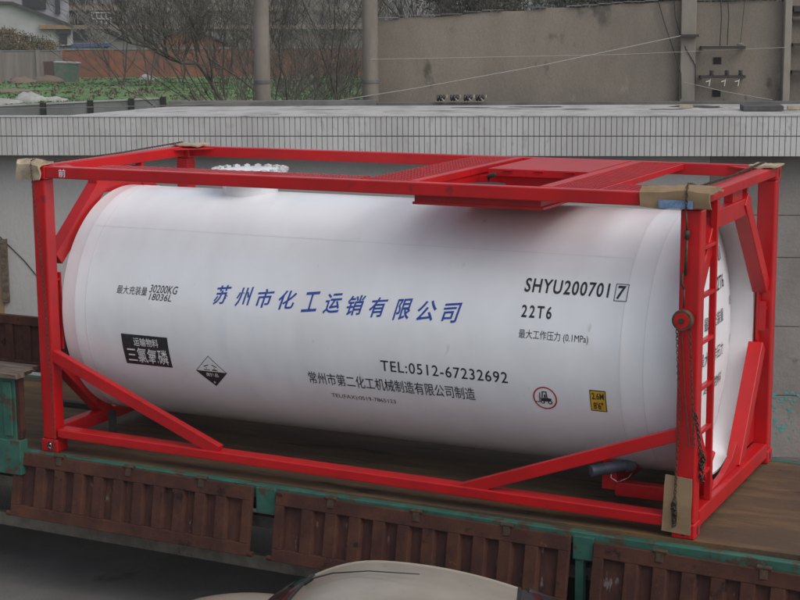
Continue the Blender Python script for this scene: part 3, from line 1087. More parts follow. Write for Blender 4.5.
def wheel(x, y0, y1):
    w_ = MB()
    cz = GZ + .5
    w_.lathe([(y0, .30), (y0, .46), (y0 + .03, .495), (y1 - .03, .495), (y1, .46), (y1, .30)], 'y', (x, cz), 40)
    o_ = part(w_, 'wheel', M_RUBBER, tk, smooth=True, auto=35)
    r_ = MB()
    r_.lathe([(y0 + .05, .05), (y0 + .03, .1), (y0 + .08, .16), (y0 + .04, .28), (y0 + .02, .298), (y1 - .02, .298), (y1 - .05, .05)], 'y', (x, cz), 32)
    part(r_, 'rim', M_KHAKI, o_, smooth=True, auto=35)
    return o_


for x in (-2.7, 3.75, 5.0):
    for y0, y1 in ((.28, .56), (1.86, 2.14)):
        wheel(x, y0, y1)
for x in (-2.7, 3.75, 5.0):
    m = MB()
    m.tube([(x, .5, GZ + .5), (x, 1.9, GZ + .5)], .07, 12)
    part(m, 'axle', M_UNDER, tk)

# ------------------------------------------------------------------ the tank container
tc = empty('tank_container', 'white tank in a red frame on the truck bed, lettered in blue and black', 'tank container', None, (3.03, 1.22, 0))
L, W, H = 6.058, 2.438, 2.591
YC, ZC, RT = 1.219, 1.25, 1.055


def cpart(mb, name, m, **k):
    return part(mb, name, m, tc, **k)


# --- shell
XA, XB = .17, 5.90
prof = [(.42, RT - .02), (XA, RT - .02), (XA, RT - .004), (XA + .006, RT)]
prof += [(.30, RT), (.303, RT + .0006), (.325, RT + .0006), (.328, RT)]
n_seg = 26
for i in range(1, n_seg):
    prof.append((.328 + (5.395 - .328) * i / n_seg, RT))
prof += [(5.395, RT), (5.398, RT + .0006), (5.42, RT + .0006), (5.423, RT), (5.575, RT), (5.578, RT + .0006), (5.594, RT + .0006), (5.597, RT),
         (XB - .006, RT), (XB, RT - .004), (XB, RT - .02), (5.64, RT - .02)]
m = MB()
m.lathe(prof, 'x', (YC, ZC), 160, close=True)
shell = cpart(m, 'tank_shell', M_WHITE, smooth=True, auto=30)


for xs_ in (.31, .43, 5.40, 5.585):
    m = MB()
    m.lathe([(xs_ - .003, RT - .003), (xs_ - .003, RT + .0016), (xs_ + .003, RT + .0016), (xs_ + .003, RT - .003)], 'x', (YC, ZC), 160)
    part(m, 'weld_seam', M_SEAM, shell)


def subpart(mb, name, m, parent, **k):
    o = mb.build(name, m, None, **k)
    o.parent = parent
    bpy.context.view_layer.update()
    o.matrix_parent_inverse = parent.matrix_world.inverted()
    return o


def dome(sign, x0):
    r_ = RT - .022
    pr = []
    for i in range(17):
        q_ = i / 16
        rr = r_ * (1 - q_ * q_) if False else r_ * math.cos(q_ * PI / 2)
        rr = max(rr, .004)
        xx = x0 + sign * .14 * (1 - (rr / r_) ** 2.2)
        pr.append((xx, rr))
    mb_ = MB()
    mb_.lathe(pr, 'x', (YC, ZC), 96)
    return cpart(mb_, 'end_dish', M_DISH, smooth=True)


dome(-1, .40)
dish = dome(1, 5.70)


def dome_x(y, z):
    r_ = RT - .022
    rr = math.hypot(y - YC, z - ZC)
    return 5.70 + .14 * (1 - min(rr / r_, 1) ** 2.2)


# --- lettering: flat text or shapes cut into narrow bands and wrapped on the shell
def text_mesh(s, shear=0, fat=0, spacing=1.0):
    c_ = bpy.data.curves.new('letters', 'FONT')
    c_.body = s
    c_.shear = shear
    c_.offset = fat
    c_.space_character = spacing
    c_.resolution_u = 3
    o_ = bpy.data.objects.new('letters', c_)
    COL.objects.link(o_)
    bpy.context.view_layer.update()
    me = bpy.data.meshes.new_from_object(o_.evaluated_get(bpy.context.evaluated_depsgraph_get()))
    bpy.data.objects.remove(o_)
    bm = bmesh.new()
    bm.from_mesh(me)
    return bm


def fit(bm, x0, x1, a0, a1):
    xs = [v.co.x for v in bm.verts]
    ys = [v.co.y for v in bm.verts]
    lx, hx, ly, hy = min(xs), max(xs), min(ys), max(ys)
    for v in bm.verts:
        v.co.x = x0 + (v.co.x - lx) / (hx - lx) * (x1 - x0)
        v.co.y = a0 + (v.co.y - ly) / (hy - ly) * (a1 - a0)
    return bm


def poly_bm(polys):
    bm = bmesh.new()
    for p in polys:
        bm.faces.new([bm.verts.new((a, b, 0)) for a, b in p])
    return bm


def wrap(bm, name, m, off=.002, parent=None, label=None):
    ys = [v.co.y for v in bm.verts]
    y = min(ys) + .02
    while y < max(ys):
        geom = bm.verts[:] + bm.edges[:] + bm.faces[:]
        bmesh.ops.bisect_plane(bm, geom=geom, plane_co=(0, y, 0), plane_no=(0, 1, 0))
        y += .02
    for v in bm.verts:
        th = v.co.y / 1.06
        r_ = RT + off
        v.co = Vector((v.co.x, YC - r_ * math.cos(th), ZC + r_ * math.sin(th)))
    me = bpy.data.meshes.new(name)
    bm.to_mesh(me)
    bm.free()
    me.materials.append(m)
    o = bpy.data.objects.new(name, me)
    COL.objects.link(o)
    par = parent or shell
    o.parent = par
    bpy.context.view_layer.update()
    o.matrix_parent_inverse = par.matrix_world.inverted()
    if label:
        o['label'] = label
    return o


def word(s, x0, x1, a0, a1, m=M_BLACK, shear=0, fat=0, off=.002, spacing=1.0, label=None, name='lettering'):
    return wrap(fit(text_mesh(s, shear, fat, spacing), x0, x1, a0, a1), name, m, off, label=label)


# owner's name: each character set slightly differently, as brushed by hand
rng = random.Random(3)
chars = '苏州市化工运销有限公司'
bmt = bmesh.new()
cw = (4.095 - 1.745) / 11
for i, ch in enumerate(chars):
    b_ = text_mesh(ch, .28, .015)
    wch = cw * (.80 if i not in (4, 7, 8) else .78)
    x_ = 1.745 + i * cw + cw * .08 + rng.uniform(-.006, .006)
    fit(b_, x_, x_ + wch, .207 + rng.uniform(-.004, .004), .372 + rng.uniform(-.006, .004))
    for v in b_.verts:                       # brush slant: strokes rise to the right
        v.co.y += (v.co.x - x_ - wch / 2) * .13
    me_ = bpy.data.meshes.new('tmp')
    b_.to_mesh(me_)
    b_.free()
    bmt.from_mesh(me_)
    bpy.data.meshes.remove(me_)
wrap(bmt, 'lettering', M_BLUE, label='blue brushed company name in eleven characters')
word('最大充装量', .757, 1.08, .226, .302, shear=.15, label='small black Chinese characters at the left of the tank')
word('30200KG', 1.10, 1.395, .258, .328, shear=.3, fat=.004, label='black weight figure beside the small characters')
word('18036L', 1.10, 1.335, .192, .252, shear=.3, fat=.004, label='black volume figure under the weight')
word('TEL:0512-67232692', 3.361, 4.478, -.242, -.146, fat=.006, spacing=1.12, label='black telephone number line')
word('常州市第二化工机械制造有限公司制造', 2.66, 4.178, -.432, -.314, fat=.004, label='black maker line in Chinese characters')
word('TEL(FAX):0519-7865123', 2.84, 3.44, -.572, -.518, label='tiny black maker telephone line')
word('SHYU200701', 4.572, 5.262, .505, .626, fat=.02, spacing=1.15, label='large black serial number')
word('7', 5.325, 5.392, .500, .612, shear=.1, fat=.02, label='black check digit in a box')
bx = []
for a, b, c_, d_ in ((5.308, 5.412, .484, .490), (5.308, 5.412, .622, .628), (5.308, 5.314, .49, .622), (5.406, 5.412, .49, .622)):
    bx.append([(a, c_), (b, c_), (b, d_), (a, d_)])
wrap(poly_bm(bx), 'digit_box', M_BLACK, .0023)
word('22T6', 4.578, 4.828, .302, .404, fat=.02, spacing=1.35, label='large black type code below the serial number')
word('最大工作压力 (0.1MPa)', 4.573, 5.143, .128, .210, label='small black pressure line under the type code')
# black product placard
wrap(poly_bm([[(.800, -.425), (1.287, -.425), (1.287, -.130), (.800, -.130)]]), 'product_placard', M_BLACK, .0018)
word('运输物料', .925, 1.185, -.235, -.155, M_SIGNW, fat=.006, off=.0032, label='white small heading on the black placard')
word('三氯氧磷', .835, 1.262, -.402, -.252, M_SIGNW, fat=.006, off=.0032, label='white large substance name on the black placard')
# corrosive diamond
cx, ca, hw, ha = 1.686, -.424, .158, .160


def dia(s_):
    return [(cx - hw * s_, ca), (cx, ca - ha * s_), (cx + hw * s_, ca), (cx, ca + ha * s_)]


wrap(poly_bm([dia(1)]), 'hazard_diamond', M_BLACK, .0018)
wrap(poly_bm([[(cx - hw * .93, ca + .004), (cx + hw * .93, ca + .004), (cx, ca + ha * .95)]]), 'diamond_upper_half', M_SIGNW, .0028)
pic = [[(cx - .066, ca + .056), (cx - .015, ca + .075), (cx - .012, ca + .068), (cx - .063, ca + .047)],
       [(cx + .02, ca + .078), (cx + .068, ca + .055), (cx + .064, ca + .047), (cx + .017, ca + .069)],
       [(cx - .068, ca + .014), (cx - .01, ca + .014), (cx - .01, ca + .022), (cx - .068, ca + .024)],
       [(cx + .012, ca + .014), (cx + .07, ca + .014), (cx + .06, ca + .026), (cx + .03, ca + .03), (cx + .012, ca + .022)],
       [(cx - .045, ca + .032), (cx - .036, ca + .032), (cx - .038, ca + .044), (cx - .043, ca + .044)],
       [(cx + .036, ca + .036), (cx + .044, ca + .036), (cx + .043, ca + .046), (cx + .037, ca + .046)]]
wrap(poly_bm(pic), 'diamond_symbol', M_BLACK, .0036)
word('腐蚀品', cx - .062, cx + .062, ca - .052, ca - .012, M_SIGNW, fat=.01, off=.0032)
word('8', cx - .009, cx + .009, ca - .128, ca - .102, M_SIGNW, fat=.02, off=.0032)
# no-forklift sign
fx, fa, rx_, ra_ = 4.780, -.341, .100, .102
ring = []
for k in range(40):
    t0, t1 = 2 * PI * k / 40, 2 * PI * (k + 1) / 40
    ring.append([(fx + rx_ * q_ * math.cos(t_), fa + ra_ * q_ * math.sin(t_)) for q_, t_ in ((1, t0), (1, t1), (.88, t1), (.88, t0))])
wrap(poly_bm(ring), 'forklift_sign_ring', M_SIGNR, .0026)


def ell(x_, a_, r_, n=14):
    return [(x_ + r_ * math.cos(2 * PI * k / n), a_ + r_ * math.sin(2 * PI * k / n)) for k in range(n)]


fk = [[(fx - .035, fa - .028), (fx + .045, fa - .028), (fx + .055, fa + .0), (fx + .02, fa + .006), (fx - .035, fa + .0)],
      [(fx - .028, fa + .005), (fx - .018, fa + .005), (fx - .012, fa + .055), (fx - .022, fa + .055)],
      [(fx + .012, fa + .008), (fx + .022, fa + .008), (fx + .018, fa + .055), (fx + .008, fa + .055)],
      [(fx - .024, fa + .052), (fx + .02, fa + .052), (fx + .018, fa + .062), (fx - .022, fa + .062)],
      [(fx - .008, fa + .006), (fx + .008, fa + .006), (fx + .006, fa + .035), (fx - .006, fa + .035)],
      [(fx - .05, fa - .04), (fx - .042, fa - .04), (fx - .036, fa + .05), (fx - .044, fa + .05)],
      [(fx - .082, fa - .04), (fx - .045, fa - .04), (fx - .045, fa - .032), (fx - .082, fa - .034)],
      ell(fx - .022, fa - .036, .017), ell(fx + .04, fa - .034, .019)]
wrap(poly_bm(fk), 'forklift_symbol', M_BLACK, .0030)
wrap(poly_bm([ell(fx - .022, fa - .036, .008), ell(fx + .04, fa - .034, .009)]), 'forklift_wheel_hubs', M_SIGNW, .0038)
# yellow height plate
wrap(poly_bm([[(5.153, -.412), (5.284, -.412), (5.284, -.226), (5.153, -.226)]]), 'height_plate', M_BLACK, .0018)
wrap(poly_bm([[(5.160, -.404), (5.277, -.404), (5.277, -.234), (5.160, -.234)]]), 'height_plate_face', M_YEL, .0028)
word('2.6M', 5.170, 5.268, -.305, -.248, fat=.02, off=.0040)
word("8'6''", 5.178, 5.258, -.392, -.328, fat=.02, off=.0040)
# lengthwise sheet joints
for a_, x0, x1 in ((.86, .33, 5.39),):
    wrap(poly_bm([[(x0, a_), (x1, a_), (x1, a_ + .004), (x0, a_ + .004)]]), 'sheet_joint', M_SEAM, .0012)


# lettering on the end dish, read from outside the right end
def dish_word(s, y0, y1, z0, z1, fat=.01):
    bm = fit(text_mesh(s, 0, fat), y0, y1, z0, z1)
    bmesh.ops.triangulate(bm, faces=bm.faces[:])
    for v in bm.verts:
        v.co = Vector((dome_x(v.co.x, v.co.y) + .006, v.co.x, v.co.y))
    me = bpy.data.meshes.new('lettering')
    bm.to_mesh(me)
    bm.free()
    me.materials.append(M_BLACK)
    o = bpy.data.objects.new('lettering', me)
    COL.objects.link(o)
    o.parent = dish
    bpy.context.view_layer.update()
    o.matrix_parent_inverse = dish.matrix_world.inverted()


dish_word('SHYU200701', .80, 1.60, 1.88, 1.99, .004)
dish_word('22T6', 1.26, 1.60, 1.66, 1.77, .004)
dish_word('最大充装量', .95, 1.52, 1.39, 1.50, .0)
dish_word('最大工作压力', .85, 1.52, 1.11, 1.22, .0)
dish_word('运输物料', 1.0, 1.54, .87, .97, .0)
dish_word('18', 1.86, 1.97, 1.45, 1.53)
dish_word('11', 1.9, 1.99, 1.12, 1.2)

# --- frame posts, castings, rails
for x0, x1 in ((0.015, .155), (L - .165, L - .01)):
    for y0, y1 in ((.012, .150), (W - .150, W - .012)):
        m = MB()
        m.box(x0, x1, y0, y1, .119, H - .119)
        cpart(m, 'corner_post', M_RED, bevel=.012)


def casting(x0, y0, z0):
    m_ = MB()
    x1, y1, z1 = x0 + .178, y0 + .162, z0 + .118
    m_.box(x0, x1, y0, y1, z0, z1)
    o_ = cpart(m_, 'corner_casting', M_RED, bevel=.012)
    h_ = MB()
    yo = y0 - .0015 if y0 < 1 else y1 - .0015
    h_.prism([(x0 + .089 + .022 * math.cos(2 * PI * k / 14), z0 + .059 + .038 * math.sin(2 * PI * k / 14)) for k in range(14)], (0, .003, 0), (0, yo, 0), (1, 0, 0), (0, 0, 1))
    xo = x0 - .0015 if x0 < 1 else x1 - .0015
    h_.prism([(y0 + .081 + .022 * math.cos(2 * PI * k / 14), z0 + .059 + .036 * math.sin(2 * PI * k / 14)) for k in range(14)], (.003, 0, 0), (xo, 0, 0), (0, 1, 0), (0, 0, 1))
    subpart(h_, 'casting_hole', M_DARKPOST, o_)


for x0 in (0, L - .178):
    for y0 in (0, W - .162):
        for z0 in (0, H - .118):
            casting(x0, y0, z0)
for y0, y1 in ((.004, .10), (W - .10, W - .004)):
    m = MB()
    m.box(.18, L - .18, y0, y1, 2.486, 2.587)
    cpart(m, 'top_side_rail', M_RED, bevel=.008)
for sgn, y0 in ((1, .006), (-1, W - .006)):
    m = MB()
    m.prism([(.18, .140), (L - .18, .075), (L - .18, .162), (.18, .222)], (0, sgn * .14, 0), (0, y0, 0), (1, 0, 0), (0, 0, 1))
    cpart(m, 'bottom_side_rail', M_RED, bevel=.010)
for x0, x1, z0, z1, z2, z3 in ((.01, .13, .10, .22, 2.49, 2.59), (L - .13, L - .008, .055, .185, 2.505, 2.587)):
    m = MB()
    m.box(x0, x1, .163, W - .163, z0, z1)
    cpart(m, 'bottom_end_beam', M_RED, bevel=.010)
    m = MB()
    m.box(x0, x1, .163, W - .163, z2, z3)
    cpart(m, 'top_end_beam', M_RED, bevel=.010)
# side braces
for y_ in (.055, W - .055):
    m = MB()
    m.bar((.14, y_, .895), (1.87, y_, .20), .07, .105)
    cpart(m, 'side_brace', M_RED, bevel=.006)
    m = MB()
    m.bar((5.91, y_, .79), (4.10, y_, .13), .07, .098)
    cpart(m, 'side_brace', M_RED, bevel=.006)


# end braces: channel bars across each corner of the end frames, plus web gussets
def end_frame(xc, x_in, outer):
    def yz(y, z):
        return (xc, y, z)
    for mir in (0, 1):
        def Y(y):
            return W - y if mir else y
        up_a, up_b = outer['up']
        lo_a, lo_b = outer['lo']
        if not mir and 'up_near' in outer:
            (up_a, up_b), (lo_a, lo_b) = outer['up_near'], outer['lo_near']
        for (a, b) in ((up_a, up_b), (lo_a, lo_b)):
            m_ = MB()
            m_.bar((xc, Y(a[0]), a[1]), (xc, Y(b[0]), b[1]), .13, .125, (1, 0, 0))
            cpart(m_, 'end_brace', M_RED, bevel=.006)
        m_ = MB()
        pts = [(Y(.152), up_a[1] + .12), (Y(.215), up_a[1] - .03), (Y(.215), lo_a[1] + .03), (Y(.152), lo_a[1] - .12)]
        m_.prism(pts, (.02, 0, 0), (x_in, 0, 0), (0, 1, 0), (0, 0, 1))
        m_.box(x_in + .021, x_in + .08, min(Y(.195), Y(.215)), max(Y(.195), Y(.215)), lo_a[1] + .12, up_a[1] - .12)
        m_.box(x_in + .021, x_in + .08, min(Y(.152), Y(.193)), max(Y(.152), Y(.193)), up_a[1] - .19, up_a[1] - .17)
        cpart(m_, 'post_gusset', M_RED)
    m_ = MB()
    m_.box(xc - .05, xc + .05, outer.get('h0', .80), W - .80, 2.265, 2.405)
    cpart(m_, 'header_bar', M_RED, bevel=.006)
    for y0, y1 in outer.get('webs', ((.86, .90), (1.10, 1.34), (W - .90, W - .86))):
        m_ = MB()
        m_.box(xc - .035, xc + .035, y0, y1, 2.407, 2.49)
        cpart(m_, 'header_web', M_RED)


end_frame(.085, .06, dict(up=((.19, 1.74), (.97, 2.42)), lo=((.19, .80), (.90, .15))))
end_frame(5.955, 5.93, dict(up=((.17, 1.56), (.98, 2.40)), lo=((.25, 1.07), (.92, .16)), up_near=((.12, 1.80), (.62, 2.40)), lo_near=((.17, .80), (.62, .22)), h0=.50, webs=((.50, .72), (1.10, 1.40), (W - .90, W - .86))))
m = MB()
m.prism([(.50, .187), (.80, .197), (1.08, .225), (1.30, .29), (1.45, .40), (1.66, .187)], (.05, 0, 0), (5.945, 0, 0), (0, 1, 0), (0, 0, 1))
cpart(m, 'foot_web', M_RED, bevel=.006)
for x0, sx in ((.14, 1), (L - .14, -1)):
    for y0, sy in ((.103, 1), (W - .103, -1)):
        m = MB()
        m.prism([(x0, y0), (x0 + sx * .30, y0), (x0, y0 + sy * .26)], (0, 0, .012), (0, 0, 2.565), (1, 0, 0), (0, 1, 0))
        cpart(m, 'corner_plate', M_RED)
# near lower corner web plates at the right end
for xp in (5.975,):
    for mir in (0, 1):
        m = MB()
        pts = [(.152, .2), (.70, .2), (.45, .36), (.25, .62), (.152, .80)]
        pts = [((W - a if mir else a), b) for a, b in pts]
        m.prism(pts, (.012, 0, 0), (xp - .06, 0, 0), (0, 1, 0), (0, 0, 1))
        cpart(m, 'corner_web', M_RED)

# --- walkways, spill box, hatch
def grating(name, x0, x1, y0, y1, z, along='x'):
    m_ = MB()
    dx, dy = .085, .060
    hgt, wd = .010, .0075
    j = 0
    y = y0 + .01
    while y < y1 - .004:
        xs = []
        x = x0 + .004
        i = 0
        while x < x1 - .003:
            xs.append((x, y + (dy * .5 if (i + j) % 2 else -dy * .0)))
            x += dx / 2
            i += 1
        for a, b in zip(xs, xs[1:]):
            m_.bar((a[0], a[1], z), (b[0], b[1], z), wd, hgt)
        y += dy * .5
        j += 1
    return m_


fr = MB()


def framed(x0, x1, y0, y1, nm='walkway'):
    g_ = grating(nm, x0, x1, y0, y1, 2.581)
    o_ = cpart(g_, nm, M_GRATE)
    f_ = MB()
    for a, b, c_, d_ in ((x0, x1, y0, y0 + .022), (x0, x1, y1 - .022, y1), (x0, x0 + .022, y0 + .0225, y1 - .0225), (x1 - .022, x1, y0 + .0225, y1 - .0225)):
        f_.box(a, b, c_, d_, 2.535, 2.5785)
    subpart(f_, 'walkway_frame', M_RED, o_)


framed(.62, 3.24, .104, .335)
framed(3.245, 3.655, .104, W - .104)
framed(4.865, 5.235, .104, W - .104)
framed(5.26, 5.86, .104, .50)
for x0, x1 in ((3.66, 3.735), (4.765, 4.86)):
    m = MB()
    m.box(x0, x1, .103, W - .103, 2.53, 2.590)
    cpart(m, 'tray_flange', M_RED, bevel=.005)
# spill box
m = MB()
X0, X1, Y0, Y1 = 3.712, 4.775, .105, W - .105
Z0, Z1 = 2.405, 2.528
m.box(X0, X1, Y0, Y0 + .01, Z0, Z1)
m.box(X0, X1, Y1 - .01, Y1, Z0, Z1)
m.box(X0, X0 + .01, Y0 + .0105, Y1 - .0105, Z0, Z1)
m.box(X1 - .01, X1, Y0 + .0105, Y1 - .0105, Z0, Z1)
m.box(X0 + .0105, X1 - .0105, Y0 + .0105, Y1 - .0105, Z0 + .001, Z0 + .008)
m.box(X0 - .012, X1 + .012, Y0 - .014, Y0 - .001, Z0, Z0 + .022)
m.box(X1 + .001, X1 + .02, Y0, Y1, Z0, Z0 + .02)
cpart(m, 'spill_box', M_RED, bevel=.002)
m = MB()
m.box(3.86, 4.752, 1.24, W - .115, 2.578, 2.592)
m.box(3.86, 4.752, 1.232, 1.24, 2.53, 2.592)
hc = cpart(m, 'hatch_cover', M_RED, bevel=.003)
for xx in (4.05, 4.32, 4.6):
    m = MB()
    m.tube([(xx - .04, 1.222, 2.585), (xx + .04, 1.222, 2.585)], .012, 8)
    subpart(m, 'hinge', M_RED, hc)
m = MB()
m.box(3.76, 4.75, 1.30, 1.325, 2.42, 2.525)
cpart(m, 'tray_divider', M_RED)
m = MB()
m.lathe([(2.42, .12), (2.47, .12), (2.47, .17), (2.50, .17)], 'z', (4.0, .85), 24)
cpart(m, 'valve_flange', M_DARKPOST, smooth=True, auto=40)
m = MB()
m.tube([(3.9, 1.15, 2.45), (3.9, 1.15, 2.53), (3.97, 1.13, 2.555)], .02, 8)
cpart(m, 'vent_pipe', M_DARKPOST, smooth=True)

# --- manhole with swing bolts
m = MB()
m.lathe([(2.22, .25), (2.435, .25), (2.435, .335), (2.492, .335), (2.494, .33), (2.496, .31), (2.515, .20), (2.525, .01)], 'z', (1.53, YC), 64)
mh = cpart(m, 'manhole', M_WHITE, smooth=True, auto=35)
for k in range(20):
    t = 2 * PI * k / 20
    m = MB()
    c0 = Vector((1.53, YC, 0))
    rd = Vector((math.cos(t), math.sin(t), 0))
    m.bar(c0 + rd * .29 + Vector((0, 0, 2.506)), c0 + rd * .348 + Vector((0, 0, 2.505)), .050, .026)
    m.lathe([(2.40, .014), (2.522, .014), (2.525, .011)], 'z', tuple((c0 + rd * .322)[:2]), 8)
    subpart(m, 'swing_bolt', M_LUG, mh, bevel=.004)

# --- ladder at the right end
m = MB()
m.box(6.0, 6.05, .445, .485, .186, 2.50)
lad = cpart(m, 'ladder_rail', M_RED, bevel=.004)
for z_ in (2.18, 1.82, 1.47, 1.12, .78, .44):
    m = MB()
    m.box(6.005, 6.045, .151, .444, z_ - .014, z_ + .014)
    cpart(m, 'ladder_rung', M_RED, bevel=.004)
# --- saddles and lower cradle, outlet pipe
for x0, hw_ in ((5.12, .60),):
    m = MB()
    pts = []
    for k in range(13):
        t = math.radians(-140 + 100 * k / 12)
        pts.append((YC + (RT + .012) * math.cos(t), ZC + (RT + .012) * math.sin(t)))
    pts = [q_ for q_ in pts if abs(q_[0] - YC) < hw_ + .02]
    pts = [(YC - hw_, .12)] + pts + [(YC + hw_, .12)]
    m.prism(pts, (.12, 0, 0), (x0, 0, 0), (0, 1, 0), (0, 0, 1))
    cpart(m, 'saddle', M_RED)
for y_ in (.62, W - .62):
    for x0, x1 in ((5.245, 5.92),):
        m = MB()
        m.box(x0, x1, y_ - .05, y_ + .05, .09, .20)
        cpart(m, 'cradle_beam', M_RED, bevel=.006)
m = MB()
m.tube([(5.085, .45, .30), (5.34, .68, .33)], .046, 20)
m.tube([(5.30, .645, .3255), (5.355, .695, .332)], .056, 20)
cpart(m, 'outlet_pipe', M_PIPE, smooth=True, auto=40)
m = MB()
m.tube([(5.22, .56, .30), (5.22, .54, .24), (5.27, .56, .205), (5.33, .64, .225), (5.36, .69, .28)], .004, 6)
cpart(m, 'retaining_wire', M_CHROME, smooth=True)
# valve handle gear beside the ladder foot
m = MB()
m.tube([(5.96, .72, .19), (5.96, .72, .42)], .03, 12)
m.tube([(5.96, .72, .40), (5.96, .82, .46)], .024, 10)
cpart(m, 'valve_lever', M_RED, smooth=True, auto=40)
# "front" mark on the left end of the top rail
bm = fit(text_mesh('前', 0, .01), .325, .40, 2.500, 2.572)
for v in bm.verts:
    v.co = Vector((v.co.x, .002, v.co.y))
me = bpy.data.meshes.new('lettering')
bm.to_mesh(me)
bm.free()
me.materials.append(M_SIGNW)
o = bpy.data.objects.new('lettering', me)
COL.objects.link(o)
o.parent = tc
bpy.context.view_layer.update()
o.matrix_parent_inverse = tc.matrix_world.inverted()
o['label'] = 'white character painted on the left end of the near top rail'


# ------------------------------------------------------------------ cardboard pads
def crumple(mb, name, m, sub=3, amp=.008, sc=9, seed=0, th=.0):
    o = mb.build(name, m)
    bm = bmesh.new()
    bm.from_mesh(o.data)
    bmesh.ops.subdivide_edges(bm, edges=bm.edges[:], cuts=sub, use_grid_fill=True)
    for v in bm.verts:
        q_ = v.co * sc + Vector((seed, seed, seed))
        v.co += Vector((mathutils.noise.noise(q_), mathutils.noise.noise(q_ + Vector((9, 1, 4))), mathutils.noise.noise(q_ + Vector((3, 8, 2))))) * amp
    bm.to_mesh(o.data)
    bm.free()
    for p in o.data.polygons:
        p.use_smooth = True
    o.data.set_sharp_from_angle(angle=math.radians(35))
    return o


def tent(x0, x1, y0, y1, zt, drop_f, th=.012, sl=.0, bulge=.02):
    """a sheet folded over the corner: top leaf and a leaf hanging down in front."""
    m_ = MB()
    m_.prism([(y0 - th, zt - drop_f), (y0 - th - .004, zt + bulge * .3), (y0 + .03, zt + bulge), (y1, zt + th), (y1, zt), (y0 + .02, zt + .004), (y0, zt - .004), (y0, zt - drop_f)],
             (x1 - x0, 0, 0), (x0, 0, 0), (0, 1, 0), (0, 0, 1))
    return m_


pad = crumple(tent(5.60, 6.13, -.018, .30, H + .006, .115, bulge=.05), 'cardboard_pad', M_CARD, 5, .030, 6, 2)
tag(pad, 'creased brown cardboard with a blue print folded over the near right top corner', 'cardboard', 'cardboard pads under the lashings')
m = MB()
m.box(5.745, 6.0, -.05, -.046, 2.485, 2.545)
o = m.build('blue_print', M_PRINT, pad)
m = MB()
m.prism([(0, 0), (.222, -.012), (.226, .42), (.02, .438)], (0, -.007, 0), (5.808, -.006, .05), (1, 0, 0), (0, 0, 1))
pad2 = crumple(m, 'cardboard_pad', M_CARD, 4, .004, 8, 5)
tag(pad2, 'flat upright cardboard strip with a greasy stain at the foot of the near right post', 'cardboard', 'cardboard pads under the lashings')
m = MB()
pts = [(5.905 + .034 * math.cos(2 * PI * k / 18) * random.uniform(.5, 1.1), .20 + .12 * math.sin(2 * PI * k / 18) * random.uniform(.75, 1.1)) for k in range(18)]
m.prism(pts, (0, -.003, 0), (0, -.017, 0), (1, 0, 0), (0, 0, 1))
m.build('grease_stain', M_GREASE, pad2)
pad3 = crumple(tent(-.115, .15, -.02, .16, H + .006, .13, bulge=.045), 'cardboard_pad', M_CARDP, 5, .032, 8, 8)
tag(pad3, 'crumpled pale cardboard wrapped over the near left top corner', 'cardboard', 'cardboard pads under the lashings')
m = MB()
m.box(5.86, 6.09, W - .36, W - .06, H + .004, H + .02)
pad4 = crumple(m, 'cardboard_pad', M_CARDP, 4, .022, 10, 12)
tag(pad4, 'torn pale cardboard scrap on the far right top corner', 'cardboard', 'cardboard pads under the lashings')
m = MB()
m.box(-.02, .32, W - .22, W + .02, H + .004, H + .018)
pad5 = crumple(m, 'cardboard_pad', M_CARDP, 4, .02, 10, 15)
tag(pad5, 'weathered cardboard scrap on the far left top corner', 'cardboard', 'cardboard pads under the lashings')


# ------------------------------------------------------------------ lashing chains
def chain(mb, pts, ll=.032, r=.0036):
    pts = [Vector(p) for p in pts]
    i = 0
    for a, b in zip(pts, pts[1:]):
        n = max(1, int((b - a).length / (ll * .78)))
        d = (b - a).normalized()
        s0 = d.orthogonal().normalized()
        s1 = d.cross(s0)
        for k in range(n):
            c_ = a + (b - a) * ((k + .5) / n)
            s_ = s0 if i % 2 else s1
            i += 1
            loop = []
            for q_ in range(8):
                t_ = 2 * PI * q_ / 8
                loop.append(c_ + d * (ll * .5 * math.cos(t_)) + s_ * (ll * .3 * math.sin(t_)))
            mb.tube(loop + [loop[0]], r, 5, cap=False)
    return mb


lc = empty('lashing_chain', 'rusty lashing chain with a round red ratchet down the near right post', 'chain', 'lashing chains over the tank frame', (5.95, -.03, H))
m = MB()
chain(m, [(5.93, W - .1, H + .03), (5.94, 1.3, H + .012), (5.945, .30, H + .022), (5.95, .0, H + .075), (5.955, -.055, H + .04)])
chain(m, [(5.955, -.06, H + .03), (5.953, -.055, 2.47)])
part(m, 'top_chain', M_CHAIN, lc)
m = MB()
m.tube([(5.953, -.05, 2.46), (5.956, -.03, 2.32)], .008, 8)
m.tube([(5.957, -.03, 2.33), (5.958, -.028, 2.27)], .022, 10)
m.tube([(5.957, -.03, 2.27), (5.951, -.026, 2.0)], [.010, .014], 8)
m.tube([(5.935, -.03, 2.02), (5.925, -.03, 1.94), (5.945, -.03, 1.90)], .011, 8)
m.tube([(5.945, -.03, 1.91), (5.945, -.03, 1.76)], .007, 8)
part(m, 'tensioner_bar', M_CHAIN, lc, smooth=True)
m = MB()
m.lathe([(-.075, .052), (-.075, .074), (-.055, .078), (-.02, .078), (-.005, .07), (-.005, .052)], 'y', (5.945, 1.672), 32)
rt = part(m, 'ratchet_rim', M_RATCH, lc, smooth=True, auto=40)
m = MB()
m.lathe([(-.081, .012), (-.081, .056), (-.01, .056)], 'y', (5.945, 1.672), 28)
subpart(m, 'ratchet_face', M_RED, rt, smooth=True, auto=40)
m = MB()
m.lathe([(-.094, .010), (-.094, .022), (-.0815, .022)], 'y', (5.945, 1.672), 16)
subpart(m, 'ratchet_axle', M_CHAIN, rt)
m = MB()
